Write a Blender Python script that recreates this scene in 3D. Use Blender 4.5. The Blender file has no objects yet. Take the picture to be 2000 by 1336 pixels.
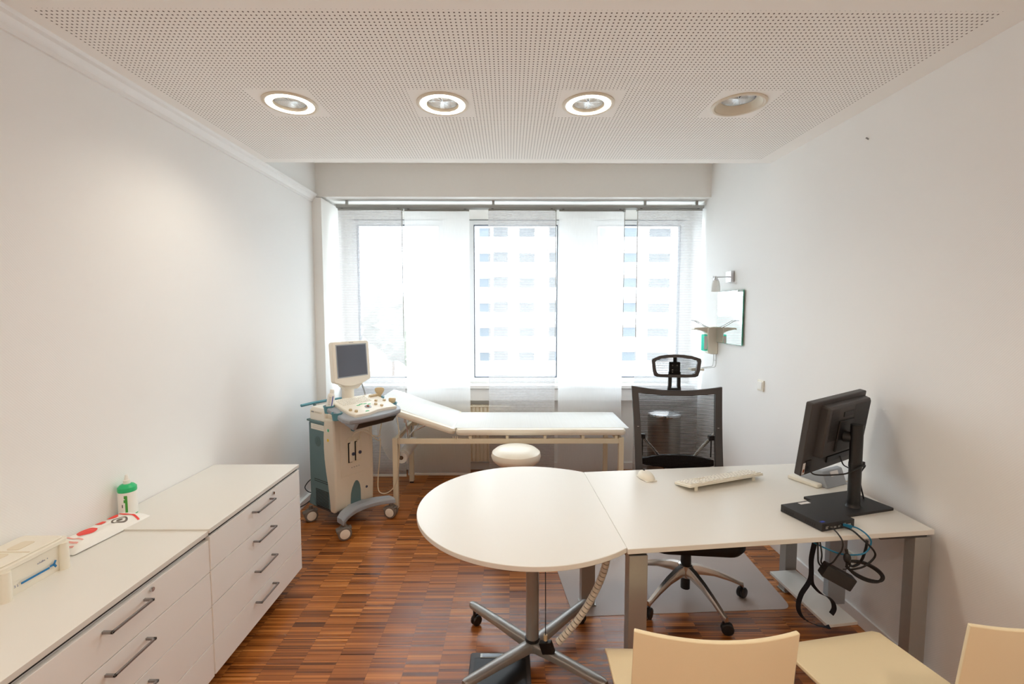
import bpy, bmesh, math, random
from math import sin, cos, pi, radians
from mathutils import Vector, Matrix

random.seed(7)
scene = bpy.context.scene
COL = scene.collection

# ---------------------------------------------------------------- camera, sky, exposure
cam_data = bpy.data.cameras.new('camera')
cam_data.sensor_fit = 'HORIZONTAL'
cam_data.sensor_width = 36.0
cam_data.lens = 16.0
cam_data.clip_start = 0.05
cam_data.clip_end = 500
camera = bpy.data.objects.new('camera', cam_data)
camera.location = (0, 0, 1.68)
camera.rotation_euler = (radians(90 - 3.797), 0, radians(-0.322))
COL.objects.link(camera)
scene.camera = camera

world = bpy.data.worlds.new('overcast_sky')
scene.world = world
world.use_nodes = True
bg = world.node_tree.nodes['Background']
bg.inputs['Color'].default_value = (0.78, 0.91, 1.0, 1)
bg.inputs['Strength'].default_value = 9.0

scene.view_settings.view_transform = 'Standard'
scene.view_settings.look = 'None'
scene.view_settings.gamma = 1.0
scene.view_settings.use_curve_mapping = False
scene.view_settings.exposure = 0.3
scene.cycles.use_denoising = True
scene.cycles.max_bounces = 14
scene.cycles.diffuse_bounces = 7
scene.cycles.glossy_bounces = 5
scene.cycles.transparent_max_bounces = 24
scene.cycles.sample_clamp_indirect = 6.0
scene.cycles.caustics_reflective = False
scene.cycles.caustics_refractive = False

XL, XR = -1.80, 1.885          # side walls
YB, YF = -1.30, 4.77           # wall behind the camera, window wall
ZC = 2.747                     # suspended ceiling
ZT = 3.05                      # raw ceiling over the window slot

# light: daylight enters through the three windows (portals only guide the sampling)
WINDOWS = [(-1.62, -0.68), (-0.415, 0.545), (0.86, 1.82)]
WZ0, WZ1 = 0.945, 2.62
for wx0, wx1 in WINDOWS:
    ld = bpy.data.lights.new('window_daylight', 'AREA')
    ld.shape = 'RECTANGLE'
    ld.size, ld.size_y = wx1 - wx0, WZ1 - WZ0
    ld.cycles.is_portal = True
    lo = bpy.data.objects.new('window_daylight', ld)
    lo.location = ((wx0 + wx1) / 2, 4.97, (WZ0 + WZ1) / 2)
    lo.rotation_euler = (radians(-90), 0, 0)
    COL.objects.link(lo)
# ceiling lamps of the room's rear row, above and behind the camera
REAR_LAMP_POWER = 7.5
for lx, ly in ((-1.1, -0.3), (0.0, -0.3), (1.1, -0.3)):
    ld = bpy.data.lights.new('rear_ceiling_lamp', 'AREA')
    ld.shape = 'DISK'
    ld.size = 0.22
    ld.spread = radians(145)
    ld.energy = REAR_LAMP_POWER
    ld.color = (1.0, 0.86, 0.68)
    lo = bpy.data.objects.new('rear_ceiling_lamp', ld)
    lo.location = (lx, ly, ZC - 0.01)
    COL.objects.link(lo)
RING_STRENGTH = 5.0
DOWNLIGHT_POWER = 13.8
RING_COLOUR = (1.0, 0.91, 0.76)


# ---------------------------------------------------------------- materials
def lin(c):
    return tuple(((v / 255) / 12.92 if v / 255 <= 0.04045 else ((v / 255 + 0.055) / 1.055) ** 2.4) for v in c)


def mat(name, rgb, rough=0.5, metal=0.0, var=0.03, scale=40.0, bump=0.0, bump_scale=300.0, spec=0.5, coat=0.0):
    m = bpy.data.materials.new(name)
    m.use_nodes = True
    nt = m.node_tree
    b = nt.nodes['Principled BSDF']
    c = lin(rgb)
    tc = nt.nodes.new('ShaderNodeTexCoord')
    nz = nt.nodes.new('ShaderNodeTexNoise')
    nz.inputs['Scale'].default_value = scale
    nz.inputs['Detail'].default_value = 3
    nt.links.new(tc.outputs['Object'], nz.inputs['Vector'])
    mx = nt.nodes.new('ShaderNodeMix')
    mx.data_type = 'RGBA'
    mx.inputs[6].default_value = tuple(v * (1 - var) for v in c) + (1,)
    mx.inputs[7].default_value = tuple(min(1, v * (1 + var)) for v in c) + (1,)
    nt.links.new(nz.outputs['Fac'], mx.inputs[0])
    nt.links.new(mx.outputs[2], b.inputs['Base Color'])
    b.inputs['Roughness'].default_value = rough
    b.inputs['Metallic'].default_value = metal
    b.inputs['Specular IOR Level'].default_value = spec
    b.inputs['Coat Weight'].default_value = coat
    if bump > 0:
        n2 = nt.nodes.new('ShaderNodeTexNoise')
        n2.inputs['Scale'].default_value = bump_scale
        nt.links.new(tc.outputs['Object'], n2.inputs['Vector'])
        bp = nt.nodes.new('ShaderNodeBump')
        bp.inputs['Strength'].default_value = bump
        bp.inputs['Distance'].default_value = 0.002
        nt.links.new(n2.outputs['Fac'], bp.inputs['Height'])
        nt.links.new(bp.outputs['Normal'], b.inputs['Normal'])
    return m


class NT:
    """small helper to write node graphs as expressions"""
    def __init__(s, name):
        s.m = bpy.data.materials.new(name)
        s.m.use_nodes = True
        s.t = s.m.node_tree
        s.b = s.t.nodes['Principled BSDF']
        s.out = s.t.nodes['Material Output']
        s.tc = s.t.nodes.new('ShaderNodeTexCoord')
        sp = s.t.nodes.new('ShaderNodeSeparateXYZ')
        s.t.links.new(s.tc.outputs['Object'], sp.inputs[0])
        s.x, s.y, s.z = sp.outputs

    def put(s, sock, v):
        if isinstance(v, (int, float)):
            sock.default_value = v
        elif isinstance(v, tuple):
            sock.default_value = v if len(v) == 4 or sock.type == 'VECTOR' else v + (1,)
        else:
            s.t.links.new(v, sock)

    def math(s, op, a, b=0.0, c=0.0):
        n = s.t.nodes.new('ShaderNodeMath')
        n.operation = op
        s.put(n.inputs[0], a)
        s.put(n.inputs[1], b)
        s.put(n.inputs[2], c)
        return n.outputs[0]

    def vec(s, x, y, z):
        n = s.t.nodes.new('ShaderNodeCombineXYZ')
        s.put(n.inputs[0], x)
        s.put(n.inputs[1], y)
        s.put(n.inputs[2], z)
        return n.outputs[0]

    def white(s, v):
        n = s.t.nodes.new('ShaderNodeTexWhiteNoise')
        n.noise_dimensions = '3D'
        s.put(n.inputs['Vector'], v)
        return n.outputs['Value']

    def noise(s, v, scale, detail=3):
        n = s.t.nodes.new('ShaderNodeTexNoise')
        s.put(n.inputs['Vector'], v)
        n.inputs['Scale'].default_value = scale
        n.inputs['Detail'].default_value = detail
        return n.outputs['Fac']

    def mix(s, f, a, b):
        n = s.t.nodes.new('ShaderNodeMix')
        n.data_type = 'RGBA'
        s.put(n.inputs[0], f)
        s.put(n.inputs[6], a)
        s.put(n.inputs[7], b)
        return n.outputs[2]

    def ramp(s, f, stops):
        n = s.t.nodes.new('ShaderNodeValToRGB')
        el = n.color_ramp.elements
        while len(el) < len(stops):
            el.new(0.5)
        for e, (p, c) in zip(el, stops):
            e.position = p
            e.color = lin(c) + (1,)
        s.put(n.inputs[0], f)
        return n.outputs[0]

    def bump(s, h, strength, dist):
        n = s.t.nodes.new('ShaderNodeBump')
        n.inputs['Strength'].default_value = strength
        n.inputs['Distance'].default_value = dist
        s.put(n.inputs['Height'], h)
        s.t.links.new(n.outputs[0], s.b.inputs['Normal'])


def floor_material():
    n = NT('mosaic_parquet')
    w = 0.166
    col = n.math('FLOOR', n.math('DIVIDE', n.x, w))
    off = n.math('MULTIPLY', n.white(n.vec(col, 3.0, 0.0)), 0.008)
    yy = n.math('ADD', n.y, off)
    strip = n.math('FLOOR', n.math('DIVIDE', yy, 0.0078))
    block = n.math('FLOOR', n.math('DIVIDE', yy, 0.31))
    pair = n.math('FLOOR', n.math('DIVIDE', yy, 0.022))
    a = n.white(n.vec(col, strip, 1.0))
    b = n.white(n.vec(col, block, 2.0))
    p = n.white(n.vec(col, pair, 3.0))
    grain = n.noise(n.vec(n.math('MULTIPLY', n.x, 4.0), n.math('MULTIPLY', n.y, 260.0), a), 1.0, 4)
    f = n.math('ADD', n.math('ADD', n.math('MULTIPLY', a, 0.38), n.math('MULTIPLY', b, 0.14)),
               n.math('ADD', n.math('MULTIPLY', p, 0.26), n.math('MULTIPLY', grain, 0.24)))
    c = n.ramp(f, [(0.22, (84, 44, 18)), (0.42, (140, 80, 34)), (0.58, (168, 100, 44)), (0.74, (196, 122, 58)), (0.9, (226, 160, 90))])
    fx = n.math('FRACT', n.math('DIVIDE', n.x, w))
    joint = n.math('LESS_THAN', n.math('MINIMUM', fx, n.math('SUBTRACT', 1.0, fx)), 0.006)
    c = n.mix(n.math('MULTIPLY', joint, 0.35), c, lin((50, 26, 16)))
    # greyish streaks in an oval patch under the desk's front edge
    dx = n.math('DIVIDE', n.math('SUBTRACT', n.x, 0.52), 0.34)
    dy = n.math('DIVIDE', n.math('SUBTRACT', n.y, 2.02), 0.17)
    r = n.math('SQRT', n.math('ADD', n.math('MULTIPLY', dx, dx), n.math('MULTIPLY', dy, dy)))
    patch = n.math('MULTIPLY', n.math('MAXIMUM', n.math('SUBTRACT', 1.0, r), 0.0), 2.2)
    wn = n.noise(n.vec(n.math('MULTIPLY', n.x, 9.0), n.math('MULTIPLY', n.y, 60.0), 0.0), 1.0, 5)
    grey_streaks = n.math('MINIMUM', n.math('MULTIPLY', patch, n.math('GREATER_THAN', wn, 0.49)), 0.75)
    c = n.mix(grey_streaks, c, lin((112, 98, 92)))
    n.put(n.b.inputs['Base Color'], c)
    n.put(n.b.inputs['Roughness'], n.math('ADD', 0.27, n.math('MULTIPLY', a, 0.12)))
    n.b.inputs['Specular IOR Level'].default_value = 0.5
    n.bump(a, 0.12, 0.0006)
    return n.m


LAMPS = [(-1.125, 2.42), (-0.343, 2.42), (0.407, 2.42), (1.184, 2.42)]


def ceiling_material():
    n = NT('perforated_ceiling_board')
    p = 0.0188
    fx = n.math('SUBTRACT', n.math('FRACT', n.math('DIVIDE', n.x, p)), 0.5)
    fy = n.math('SUBTRACT', n.math('FRACT', n.math('DIVIDE', n.y, p)), 0.5)
    r = n.math('SQRT', n.math('ADD', n.math('MULTIPLY', fx, fx), n.math('MULTIPLY', fy, fy)))
    hole = n.math('LESS_THAN', r, 0.185)
    inx = n.math('MULTIPLY', n.math('GREATER_THAN', n.x, -1.695), n.math('LESS_THAN', n.x, 1.765))
    iny = n.math('MULTIPLY', n.math('GREATER_THAN', n.y, 1.685), n.math('LESS_THAN', n.y, 3.262))
    hole = n.math('MULTIPLY', hole, n.math('MULTIPLY', inx, iny))
    for lx, ly in LAMPS:
        ax = n.math('GREATER_THAN', n.math('ABSOLUTE', n.math('SUBTRACT', n.x, lx)), 0.155)
        ay = n.math('GREATER_THAN', n.math('ABSOLUTE', n.math('SUBTRACT', n.y, ly)), 0.155)
        hole = n.math('MULTIPLY', hole, n.math('MAXIMUM', ax, ay))
    c = n.mix(hole, lin((247, 244, 239)), lin((100, 88, 80)))
    n.put(n.b.inputs['Base Color'], c)
    n.b.inputs['Roughness'].default_value = 0.8
    n.b.inputs['Specular IOR Level'].default_value = 0.2
    return n.m


def wall_material(name, rgb):
    """painted textured wallpaper: a fine diagonal weave"""
    n = NT(name)
    u = n.math('ADD', n.math('ADD', n.x, n.y), n.math('MULTIPLY', n.z, 0.9))
    v = n.math('ADD', n.math('ADD', n.x, n.y), n.math('MULTIPLY', n.z, -1.4))
    h = n.math('ADD', n.math('SINE', n.math('MULTIPLY', u, 620.0)), n.math('MULTIPLY', n.math('SINE', n.math('MULTIPLY', v, 480.0)), 0.5))
    big = n.noise(n.tc.outputs['Object'], 1.3, 2)
    c = lin(rgb)
    n.put(n.b.inputs['Base Color'], n.mix(big, tuple(x * 0.985 for x in c), tuple(min(1, x * 1.015) for x in c)))
    n.b.inputs['Roughness'].default_value = 0.75
    n.b.inputs['Specular IOR Level'].default_value = 0.25
    n.bump(h, 0.10, 0.0008)
    return n.m


def striped_curtain_material():
    """woven panel fabric: opaque horizontal bands alternate with open ones"""
    n = NT('striped_panel_fabric')
    f = n.math('FRACT', n.math('DIVIDE', n.z, 0.0125))
    band = n.math('LESS_THAN', f, 0.5)
    weave = n.white(n.vec(n.math('FLOOR', n.math('DIVIDE', n.x, 0.02)), n.math('FLOOR', n.math('DIVIDE', n.z, 0.0125)), 0.0))
    op = n.math('ADD', n.math('MULTIPLY', band, 0.44), n.math('ADD', 0.38, n.math('MULTIPLY', weave, 0.08)))
    df = n.t.nodes.new('ShaderNodeBsdfDiffuse')
    df.inputs['Color'].default_value = lin((214, 212, 212)) + (1,)
    tl = n.t.nodes.new('ShaderNodeBsdfTranslucent')
    tl.inputs['Color'].default_value = lin((208, 208, 210)) + (1,)
    tr = n.t.nodes.new('ShaderNodeBsdfTransparent')
    m1 = n.t.nodes.new('ShaderNodeMixShader')
    m1.inputs[0].default_value = 0.30
    n.t.links.new(df.outputs[0], m1.inputs[1])
    n.t.links.new(tl.outputs[0], m1.inputs[2])
    m2 = n.t.nodes.new('ShaderNodeMixShader')
    n.put(m2.inputs[0], op)
    n.t.links.new(tr.outputs[0], m2.inputs[1])
    n.t.links.new(m1.outputs[0], m2.inputs[2])
    n.t.links.new(m2.outputs[0], n.out.inputs[0])
    return n.m


def sheer_material(name, rgb, opacity, transl):
    n = NT(name)
    df = n.t.nodes.new('ShaderNodeBsdfDiffuse')
    df.inputs['Color'].default_value = lin(rgb) + (1,)
    tl = n.t.nodes.new('ShaderNodeBsdfTranslucent')
    tl.inputs['Color'].default_value = lin(rgb) + (1,)
    tr = n.t.nodes.new('ShaderNodeBsdfTransparent')
    m1 = n.t.nodes.new('ShaderNodeMixShader')
    m1.inputs[0].default_value = transl
    n.t.links.new(df.outputs[0], m1.inputs[1])
    n.t.links.new(tl.outputs[0], m1.inputs[2])
    m2 = n.t.nodes.new('ShaderNodeMixShader')
    f = n.noise(n.vec(n.math('MULTIPLY', n.x, 200.0), 0.0, n.math('MULTIPLY', n.z, 8.0)), 1.0, 2)
    n.put(m2.inputs[0], n.math('ADD', opacity - 0.05, n.math('MULTIPLY', f, 0.10)))
    n.t.links.new(tr.outputs[0], m2.inputs[1])
    n.t.links.new(m1.outputs[0], m2.inputs[2])
    n.t.links.new(m2.outputs[0], n.out.inputs[0])
    return n.m


def mesh_fabric_material(name, rgb, period, duty, lo):
    """net fabric of a chair: dark threads with gaps one can see through"""
    n = NT(name)
    f = n.math('FRACT', n.math('DIVIDE', n.z, period))
    band = n.math('LESS_THAN', f, duty)
    op = n.math('ADD', lo, n.math('MULTIPLY', band, 0.92 - lo))
    df = n.t.nodes.new('ShaderNodeBsdfDiffuse')
    df.inputs['Color'].default_value = lin(rgb) + (1,)
    tr = n.t.nodes.new('ShaderNodeBsdfTransparent')
    m2 = n.t.nodes.new('ShaderNodeMixShader')
    n.put(m2.inputs[0], op)
    n.t.links.new(tr.outputs[0], m2.inputs[1])
    n.t.links.new(df.outputs[0], m2.inputs[2])
    n.t.links.new(m2.outputs[0], n.out.inputs[0])
    return n.m


def glass_material(name, tint=(1, 1, 1), refl=0.06):
    n = NT(name)
    tr = n.t.nodes.new('ShaderNodeBsdfTransparent')
    tr.inputs['Color'].default_value = tint + (1,)
    gl = n.t.nodes.new('ShaderNodeBsdfGlossy')
    gl.inputs['Roughness'].default_value = 0.02
    m2 = n.t.nodes.new('ShaderNodeMixShader')
    m2.inputs[0].default_value = refl
    n.t.links.new(tr.outputs[0], m2.inputs[1])
    n.t.links.new(gl.outputs[0], m2.inputs[2])
    n.t.links.new(m2.outputs[0], n.out.inputs[0])
    return n.m


def emit_material(name, col, strength):
    n = NT(name)
    e = n.t.nodes.new('ShaderNodeEmission')
    e.inputs['Color'].default_value = col + (1,)
    e.inputs['Strength'].default_value = strength
    n.t.links.new(e.outputs[0], n.out.inputs[0])
    return n.m


M = dict(
    floor=floor_material(), ceiling=ceiling_material(),
    wall=wall_material('painted_wall', (241, 240, 238)),
    plaster=mat('white_plaster', (246, 244, 240), 0.75, var=0.01, spec=0.25),
    trim=mat('white_lacquer', (238, 237, 235), 0.4, var=0.01),
    frame=mat('window_frame_white', (240, 241, 242), 0.35, var=0.01),
    seal=mat('dark_window_seal', (46, 52, 66), 0.5),
    glass=glass_material('clear_glass'),
    striped=striped_curtain_material(),
    sheer=sheer_material('white_sheer_fabric', (240, 240, 240), 0.72, 0.45),
    alu=mat('grey_aluminium', (176, 176, 172), 0.38, 0.6, var=0.02),
    satin=mat('satin_silver_paint', (166, 164, 160), 0.34, 0.55, var=0.03),
    chrome=mat('polished_chrome', (214, 214, 216), 0.12, 1.0, var=0.01),
    steel=mat('brushed_steel', (170, 166, 160), 0.28, 1.0, var=0.05),
    polalu=mat('polished_aluminium', (206, 200, 194), 0.2, 0.95, var=0.03),
    handle=mat('grey_metal_handle', (150, 147, 146), 0.4, 0.7),
    laminate=mat('white_laminate', (229, 226, 219), 0.32, var=0.008, scale=6),
    edge=mat('cream_edge_band', (226, 214, 190), 0.4),
    front=mat('cabinet_front_white', (242, 240, 236), 0.42, var=0.008, scale=4),
    dark=mat('dark_gap', (30, 26, 24), 0.7),
    black=mat('black_plastic', (26, 25, 26), 0.42, var=0.08),
    blackm=mat('matt_black_plastic', (38, 36, 37), 0.55, var=0.06, bump=0.2),
    greyblack=mat('dark_grey_plastic', (62, 58, 58), 0.45, var=0.05),
    rubber=mat('black_rubber', (20, 20, 21), 0.6),
    screen=mat('unlit_screen', (94, 98, 110), 0.18, var=0.01),
    cream=mat('cream_vinyl', (240, 232, 216), 0.36, var=0.01, scale=5),
    white_vinyl=mat('white_vinyl', (243, 242, 240), 0.4, var=0.008, scale=5),
    creamframe=mat('cream_powder_coat', (232, 220, 194), 0.42, var=0.01),
    chaircream=mat('cream_moulded_plywood', (238, 222, 186), 0.38, var=0.015, scale=8),
    usbeige=mat('beige_housing', (226, 214, 194), 0.45, var=0.015),
    usivory=mat('ivory_housing', (238, 231, 217), 0.42, var=0.015),
    teal=mat('grey_teal_housing', (98, 124, 127), 0.5, var=0.03),
    tealbright=mat('teal_plastic', (88, 144, 156), 0.4, var=0.03),
    usgrey=mat('blue_grey_plastic', (158, 163, 170), 0.42, var=0.02),
    wheelgrey=mat('grey_brown_caster_plastic', (116, 106, 98), 0.5),
    probetan=mat('tan_plastic', (206, 184, 146), 0.45),
    green=mat('green_plastic', (40, 190, 120), 0.35),
    greenlabel=mat('green_print', (70, 160, 60), 0.5),
    yellow=mat('yellow_sticker', (240, 205, 20), 0.5),
    blueprint=mat('blue_print', (20, 118, 178), 0.5),
    greyprint=mat('faint_grey_print', (150, 150, 172), 0.6),
    navyprint=mat('navy_print', (50, 70, 170), 0.5),
    slate=mat('slate_plastic', (66, 74, 96), 0.45),
    red=mat('red_print', (238, 72, 62), 0.5),
    palered=mat('pale_red_print', (240, 170, 160), 0.5),
    whiteplastic=mat('white_plastic', (240, 238, 232), 0.38, var=0.01),
    ivoryplastic=mat('ivory_plastic', (236, 230, 215), 0.4, var=0.01),
    keytop=mat('ivory_key', (242, 238, 228), 0.45, var=0.01),
    keyleg=mat('grey_key_legend', (176, 168, 166), 0.5),
    paper=sheer_material('couch_paper', (244, 245, 246), 0.93, 0.3),
    rollpaper=mat('white_paper', (244, 243, 240), 0.8, var=0.01),
    cardboard=mat('brown_cardboard', (110, 84, 62), 0.8),
    radiator=mat('cream_radiator_enamel', (236, 226, 204), 0.4),
    mirror=mat('mirror_silver', (236, 240, 240), 0.02, 1.0, var=0.0),
    mirroredge=mat('green_glass_edge', (70, 150, 125), 0.2),
    shade=sheer_material('frosted_glass_shade', (252, 252, 250), 0.85, 0.5),
    bottlegreen=glass_material('green_bottle_plastic', (0.16, 0.72, 0.60), 0.08),
    clearfilm=glass_material('clear_plastic_film', (0.97, 0.97, 0.97), 0.1),
    blue=mat('blue_cable_jacket', (16, 112, 150), 0.45),
    cable=mat('black_cable_jacket', (20, 20, 22), 0.5),
    beigecable=mat('beige_cable_jacket', (222, 206, 178), 0.5),
    strap=mat('black_webbing', (28, 28, 36), 0.85, bump=0.4),
    mat=None,
    ring=emit_material('lit_lamp_ring', RING_COLOUR, RING_STRENGTH),
    tube=emit_material('lit_lamp_tube', RING_COLOUR, 3.0),
    lampbeige=mat('lamp_rim_beige', (222, 212, 194), 0.5),
    lampdull=mat('unlit_lamp_ring', (226, 218, 200), 0.5),
    reflector=mat('mirror_reflector', (240, 240, 240), 0.22, 1.0, var=0.02),
    facade=mat('white_render_facade', (236, 234, 232), 0.85, var=0.02),
    facade_grey=mat('pale_brick_panel', (206, 196, 190), 0.85, var=0.05),
    facade_window=mat('facade_window_glass', (92, 96, 100), 0.6, var=0.1, spec=0.1),
    foliage=mat('hazy_foliage', (112, 112, 102), 0.9, var=0.25, scale=1.5),
    ground=mat('pale_ground', (190, 188, 184), 0.9),
    sticker=mat('paper_sticker', (232, 228, 226), 0.6),
    lens=mat('round_badge_lens', (150, 84, 60), 0.2),
)


def mat_chair_mat():
    n = NT('clear_grey_floor_mat')
    tr = n.t.nodes.new('ShaderNodeBsdfTransparent')
    tr.inputs['Color'].default_value = (0.86, 0.86, 0.88, 1)
    pb = n.b
    pb.inputs['Base Color'].default_value = lin((230, 216, 208)) + (1,)
    n.put(pb.inputs['Roughness'], n.math('ADD', 0.26, n.math('MULTIPLY', n.noise(n.tc.outputs['Object'], 14.0, 4), 0.18)))
    m2 = n.t.nodes.new('ShaderNodeMixShader')
    m2.inputs[0].default_value = 0.5
    n.t.links.new(tr.outputs[0], m2.inputs[1])
    n.t.links.new(pb.outputs[0], m2.inputs[2])
    n.t.links.new(m2.outputs[0], n.out.inputs[0])
    return n.m


M['mat'] = mat_chair_mat()
M['seatmesh'] = mesh_fabric_material('black_net_fabric', (26, 23, 23), 0.0085, 0.45, 0.12)
M['backmesh'] = mesh_fabric_material('dark_net_fabric', (34, 29, 29), 0.0085, 0.5, 0.22)


# ---------------------------------------------------------------- mesh builder
class G:
    def __init__(s):
        s.bm = bmesh.new()

    def _xf(s, verts, m):
        if m is not None:
            bmesh.ops.transform(s.bm, matrix=m, verts=verts)

    def box(s, x0, x1, y0, y1, z0, z1, bev=0.0, seg=2, m=None):
        r = bmesh.ops.create_cube(s.bm, size=1.0)
        vs = r['verts']
        for v in vs:
            v.co = Vector(((x0 + x1) / 2 + v.co.x * (x1 - x0), (y0 + y1) / 2 + v.co.y * (y1 - y0), (z0 + z1) / 2 + v.co.z * (z1 - z0)))
        if bev > 0:
            es = {e for v in vs for e in v.link_edges}
            rr = bmesh.ops.bevel(s.bm, geom=list(es), offset=bev, segments=seg, profile=0.5, affect='EDGES', clamp_overlap=True)
            vs = list({v for f in rr['faces'] for v in f.verts} | {v for v in vs if v.is_valid})
        s._xf(vs, m)
        return s

    def cyl(s, p0, p1, r0, r1=None, n=24, cap=True):
        r1 = r0 if r1 is None else r1
        p0, p1 = Vector(p0), Vector(p1)
        d = (p1 - p0)
        q = d.to_track_quat('Z', 'Y').to_matrix()
        a = [s.bm.verts.new(p0 + q @ Vector((cos(2 * pi * i / n) * r0, sin(2 * pi * i / n) * r0, 0))) for i in range(n)]
        b = [s.bm.verts.new(p1 + q @ Vector((cos(2 * pi * i / n) * r1, sin(2 * pi * i / n) * r1, 0))) for i in range(n)]
        for i in range(n):
            j = (i + 1) % n
            s.bm.faces.new((a[i], a[j], b[j], b[i]))
        if cap:
            s.bm.faces.new(a[::-1])
            s.bm.faces.new(b)
        return s

    def lathe(s, prof, n=32, m=None, close=True):
        """prof: list of (radius, z)"""
        rings = []
        new = []
        for r, z in prof:
            if r < 1e-6:
                v = s.bm.verts.new((0, 0, z))
                rings.append([v])
                new.append(v)
            else:
                ring = [s.bm.verts.new((cos(2 * pi * i / n) * r, sin(2 * pi * i / n) * r, z)) for i in range(n)]
                rings.append(ring)
                new += ring
        for a, b in zip(rings, rings[1:]):
            for i in range(n):
                j = (i + 1) % n
                if len(a) == 1 and len(b) == 1:
                    continue
                if len(a) == 1:
                    s.bm.faces.new((a[0], b[j], b[i]))
                elif len(b) == 1:
                    s.bm.faces.new((a[i], a[j], b[0]))
                else:
                    s.bm.faces.new((a[i], a[j], b[j], b[i]))
        if close:
            for ring, flip in ((rings[0], True), (rings[-1], False)):
                if len(ring) > 1:
                    s.bm.faces.new(ring[::-1] if flip else ring)
        s._xf(new, m)
        return s

    def tube(s, pts, r, n=8, smooth=6, closed=False, radii=None):
        P = [Vector(p) for p in pts]
        if smooth and len(P) > 2:
            P = spline(P, smooth, closed)
        k = len(P)
        rings = []
        nrm = None
        for i in range(k):
            if closed:
                t = P[(i + 1) % k] - P[i - 1]
            else:
                t = P[min(i + 1, k - 1)] - P[max(i - 1, 0)]
            t.normalize()
            if nrm is None:
                ref = Vector((0, 0, 1)) if abs(t.z) < 0.9 else Vector((1, 0, 0))
                nrm = t.cross(ref).normalized()
            else:
                nrm = (nrm - t * nrm.dot(t)).normalized()
            bn = t.cross(nrm)
            rr = r if radii is None else radii[0] + (radii[1] - radii[0]) * i / max(1, k - 1)
            rings.append([s.bm.verts.new(P[i] + (nrm * cos(2 * pi * j / n) + bn * sin(2 * pi * j / n)) * rr) for j in range(n)])
        m = k if closed else k - 1
        for i in range(m):
            a, b = rings[i], rings[(i + 1) % k]
            for j in range(n):
                l = (j + 1) % n
                s.bm.faces.new((a[j], a[l], b[l], b[j]))
        if not closed:
            s.bm.faces.new(rings[0][::-1])
            s.bm.faces.new(rings[-1])
        return s

    def ribbon(s, pts, w, t, side, smooth=8):
        """flat strap: width w along `side`, thickness t"""
        P = spline([Vector(p) for p in pts], smooth, False)
        side = Vector(side).normalized()
        k = len(P)
        rings = []
        for i in range(k):
            tg = (P[min(i + 1, k - 1)] - P[max(i - 1, 0)]).normalized()
            sd = (side - tg * side.dot(tg)).normalized()
            nn = tg.cross(sd)
            rings.append([s.bm.verts.new(P[i] + sd * a * w / 2 + nn * b * t / 2) for a, b in ((-1, -1), (1, -1), (1, 1), (-1, 1))])
        for a, b in zip(rings, rings[1:]):
            for j in range(4):
                l = (j + 1) % 4
                s.bm.faces.new((a[j], a[l], b[l], b[j]))
        s.bm.faces.new(rings[0][::-1])
        s.bm.faces.new(rings[-1])
        return s

    def prism(s, poly, z0, z1, m=None):
        a = [s.bm.verts.new((p[0], p[1], z0)) for p in poly]
        b = [s.bm.verts.new((p[0], p[1], z1)) for p in poly]
        k = len(poly)
        s.bm.faces.new(a[::-1])
        s.bm.faces.new(b)
        for i in range(k):
            j = (i + 1) % k
            s.bm.faces.new((a[i], a[j], b[j], b[i]))
        s._xf(a + b, m)
        return s

    def ringprism(s, outer, inner, z0, z1, m=None):
        k = len(outer)
        L = [[s.bm.verts.new((p[0], p[1], z)) for p in poly] for poly, z in ((outer, z0), (outer, z1), (inner, z1), (inner, z0))]
        for q in range(4):
            A, B = L[q], L[(q + 1) % 4]
            for i in range(k):
                j = (i + 1) % k
                s.bm.faces.new((A[i], A[j], B[j], B[i]))
        s._xf([v for l in L for v in l], m)
        return s

    def loft(s, rings, cap=True, closed=True):
        R = [[s.bm.verts.new(p) for p in ring] for ring in rings]
        k = len(R[0])
        for a, b in zip(R, R[1:]):
            for i in range(k if closed else k - 1):
                j = (i + 1) % k
                s.bm.faces.new((a[i], a[j], b[j], b[i]))
        if cap and closed:
            s.bm.faces.new(R[0][::-1])
            s.bm.faces.new(R[-1])
        return s

    def grid(s, fn, nu, nv):
        V = [[s.bm.verts.new(fn(i / nu, j / nv)) for j in range(nv + 1)] for i in range(nu + 1)]
        for i in range(nu):
            for j in range(nv):
                s.bm.faces.new((V[i][j], V[i + 1][j], V[i + 1][j + 1], V[i][j + 1]))
        return s

    def ball(s, c, rx, ry, rz, u=20, v=12):
        r = bmesh.ops.create_uvsphere(s.bm, u_segments=u, v_segments=v, radius=1.0)
        for w in r['verts']:
            w.co = Vector((c[0] + w.co.x * rx, c[1] + w.co.y * ry, c[2] + w.co.z * rz))
        return s

    def quad(s, *pts):
        s.bm.faces.new([s.bm.verts.new(p) for p in pts])
        return s

    def obj(s, name, material, parent=None, angle=35, thick=0.0, bevel=0.0, subsurf=0, wn=True, flat=False):
        me = bpy.data.meshes.new(name)
        bmesh.ops.recalc_face_normals(s.bm, faces=s.bm.faces[:])
        s.bm.to_mesh(me)
        s.bm.free()
        for p in me.polygons:
            p.use_smooth = not flat
        if not flat:
            me.set_sharp_from_angle(angle=radians(angle))
        wn = wn and not flat
        me.materials.append(M[material] if isinstance(material, str) else material)
        o = bpy.data.objects.new(name, me)
        COL.objects.link(o)
        if parent is not None:
            o.parent = parent
        if thick:
            md = o.modifiers.new('thickness', 'SOLIDIFY')
            md.thickness = thick
            md.offset = 0
        if bevel:
            md = o.modifiers.new('edge', 'BEVEL')
            md.width = bevel
            md.segments = 2
            md.limit_method = 'ANGLE'
        if wn:
            md = o.modifiers.new('face_weighted', 'WEIGHTED_NORMAL')
            md.keep_sharp = True
        if subsurf:
            md = o.modifiers.new('smooth', 'SUBSURF')
            md.levels = md.render_levels = subsurf
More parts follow.
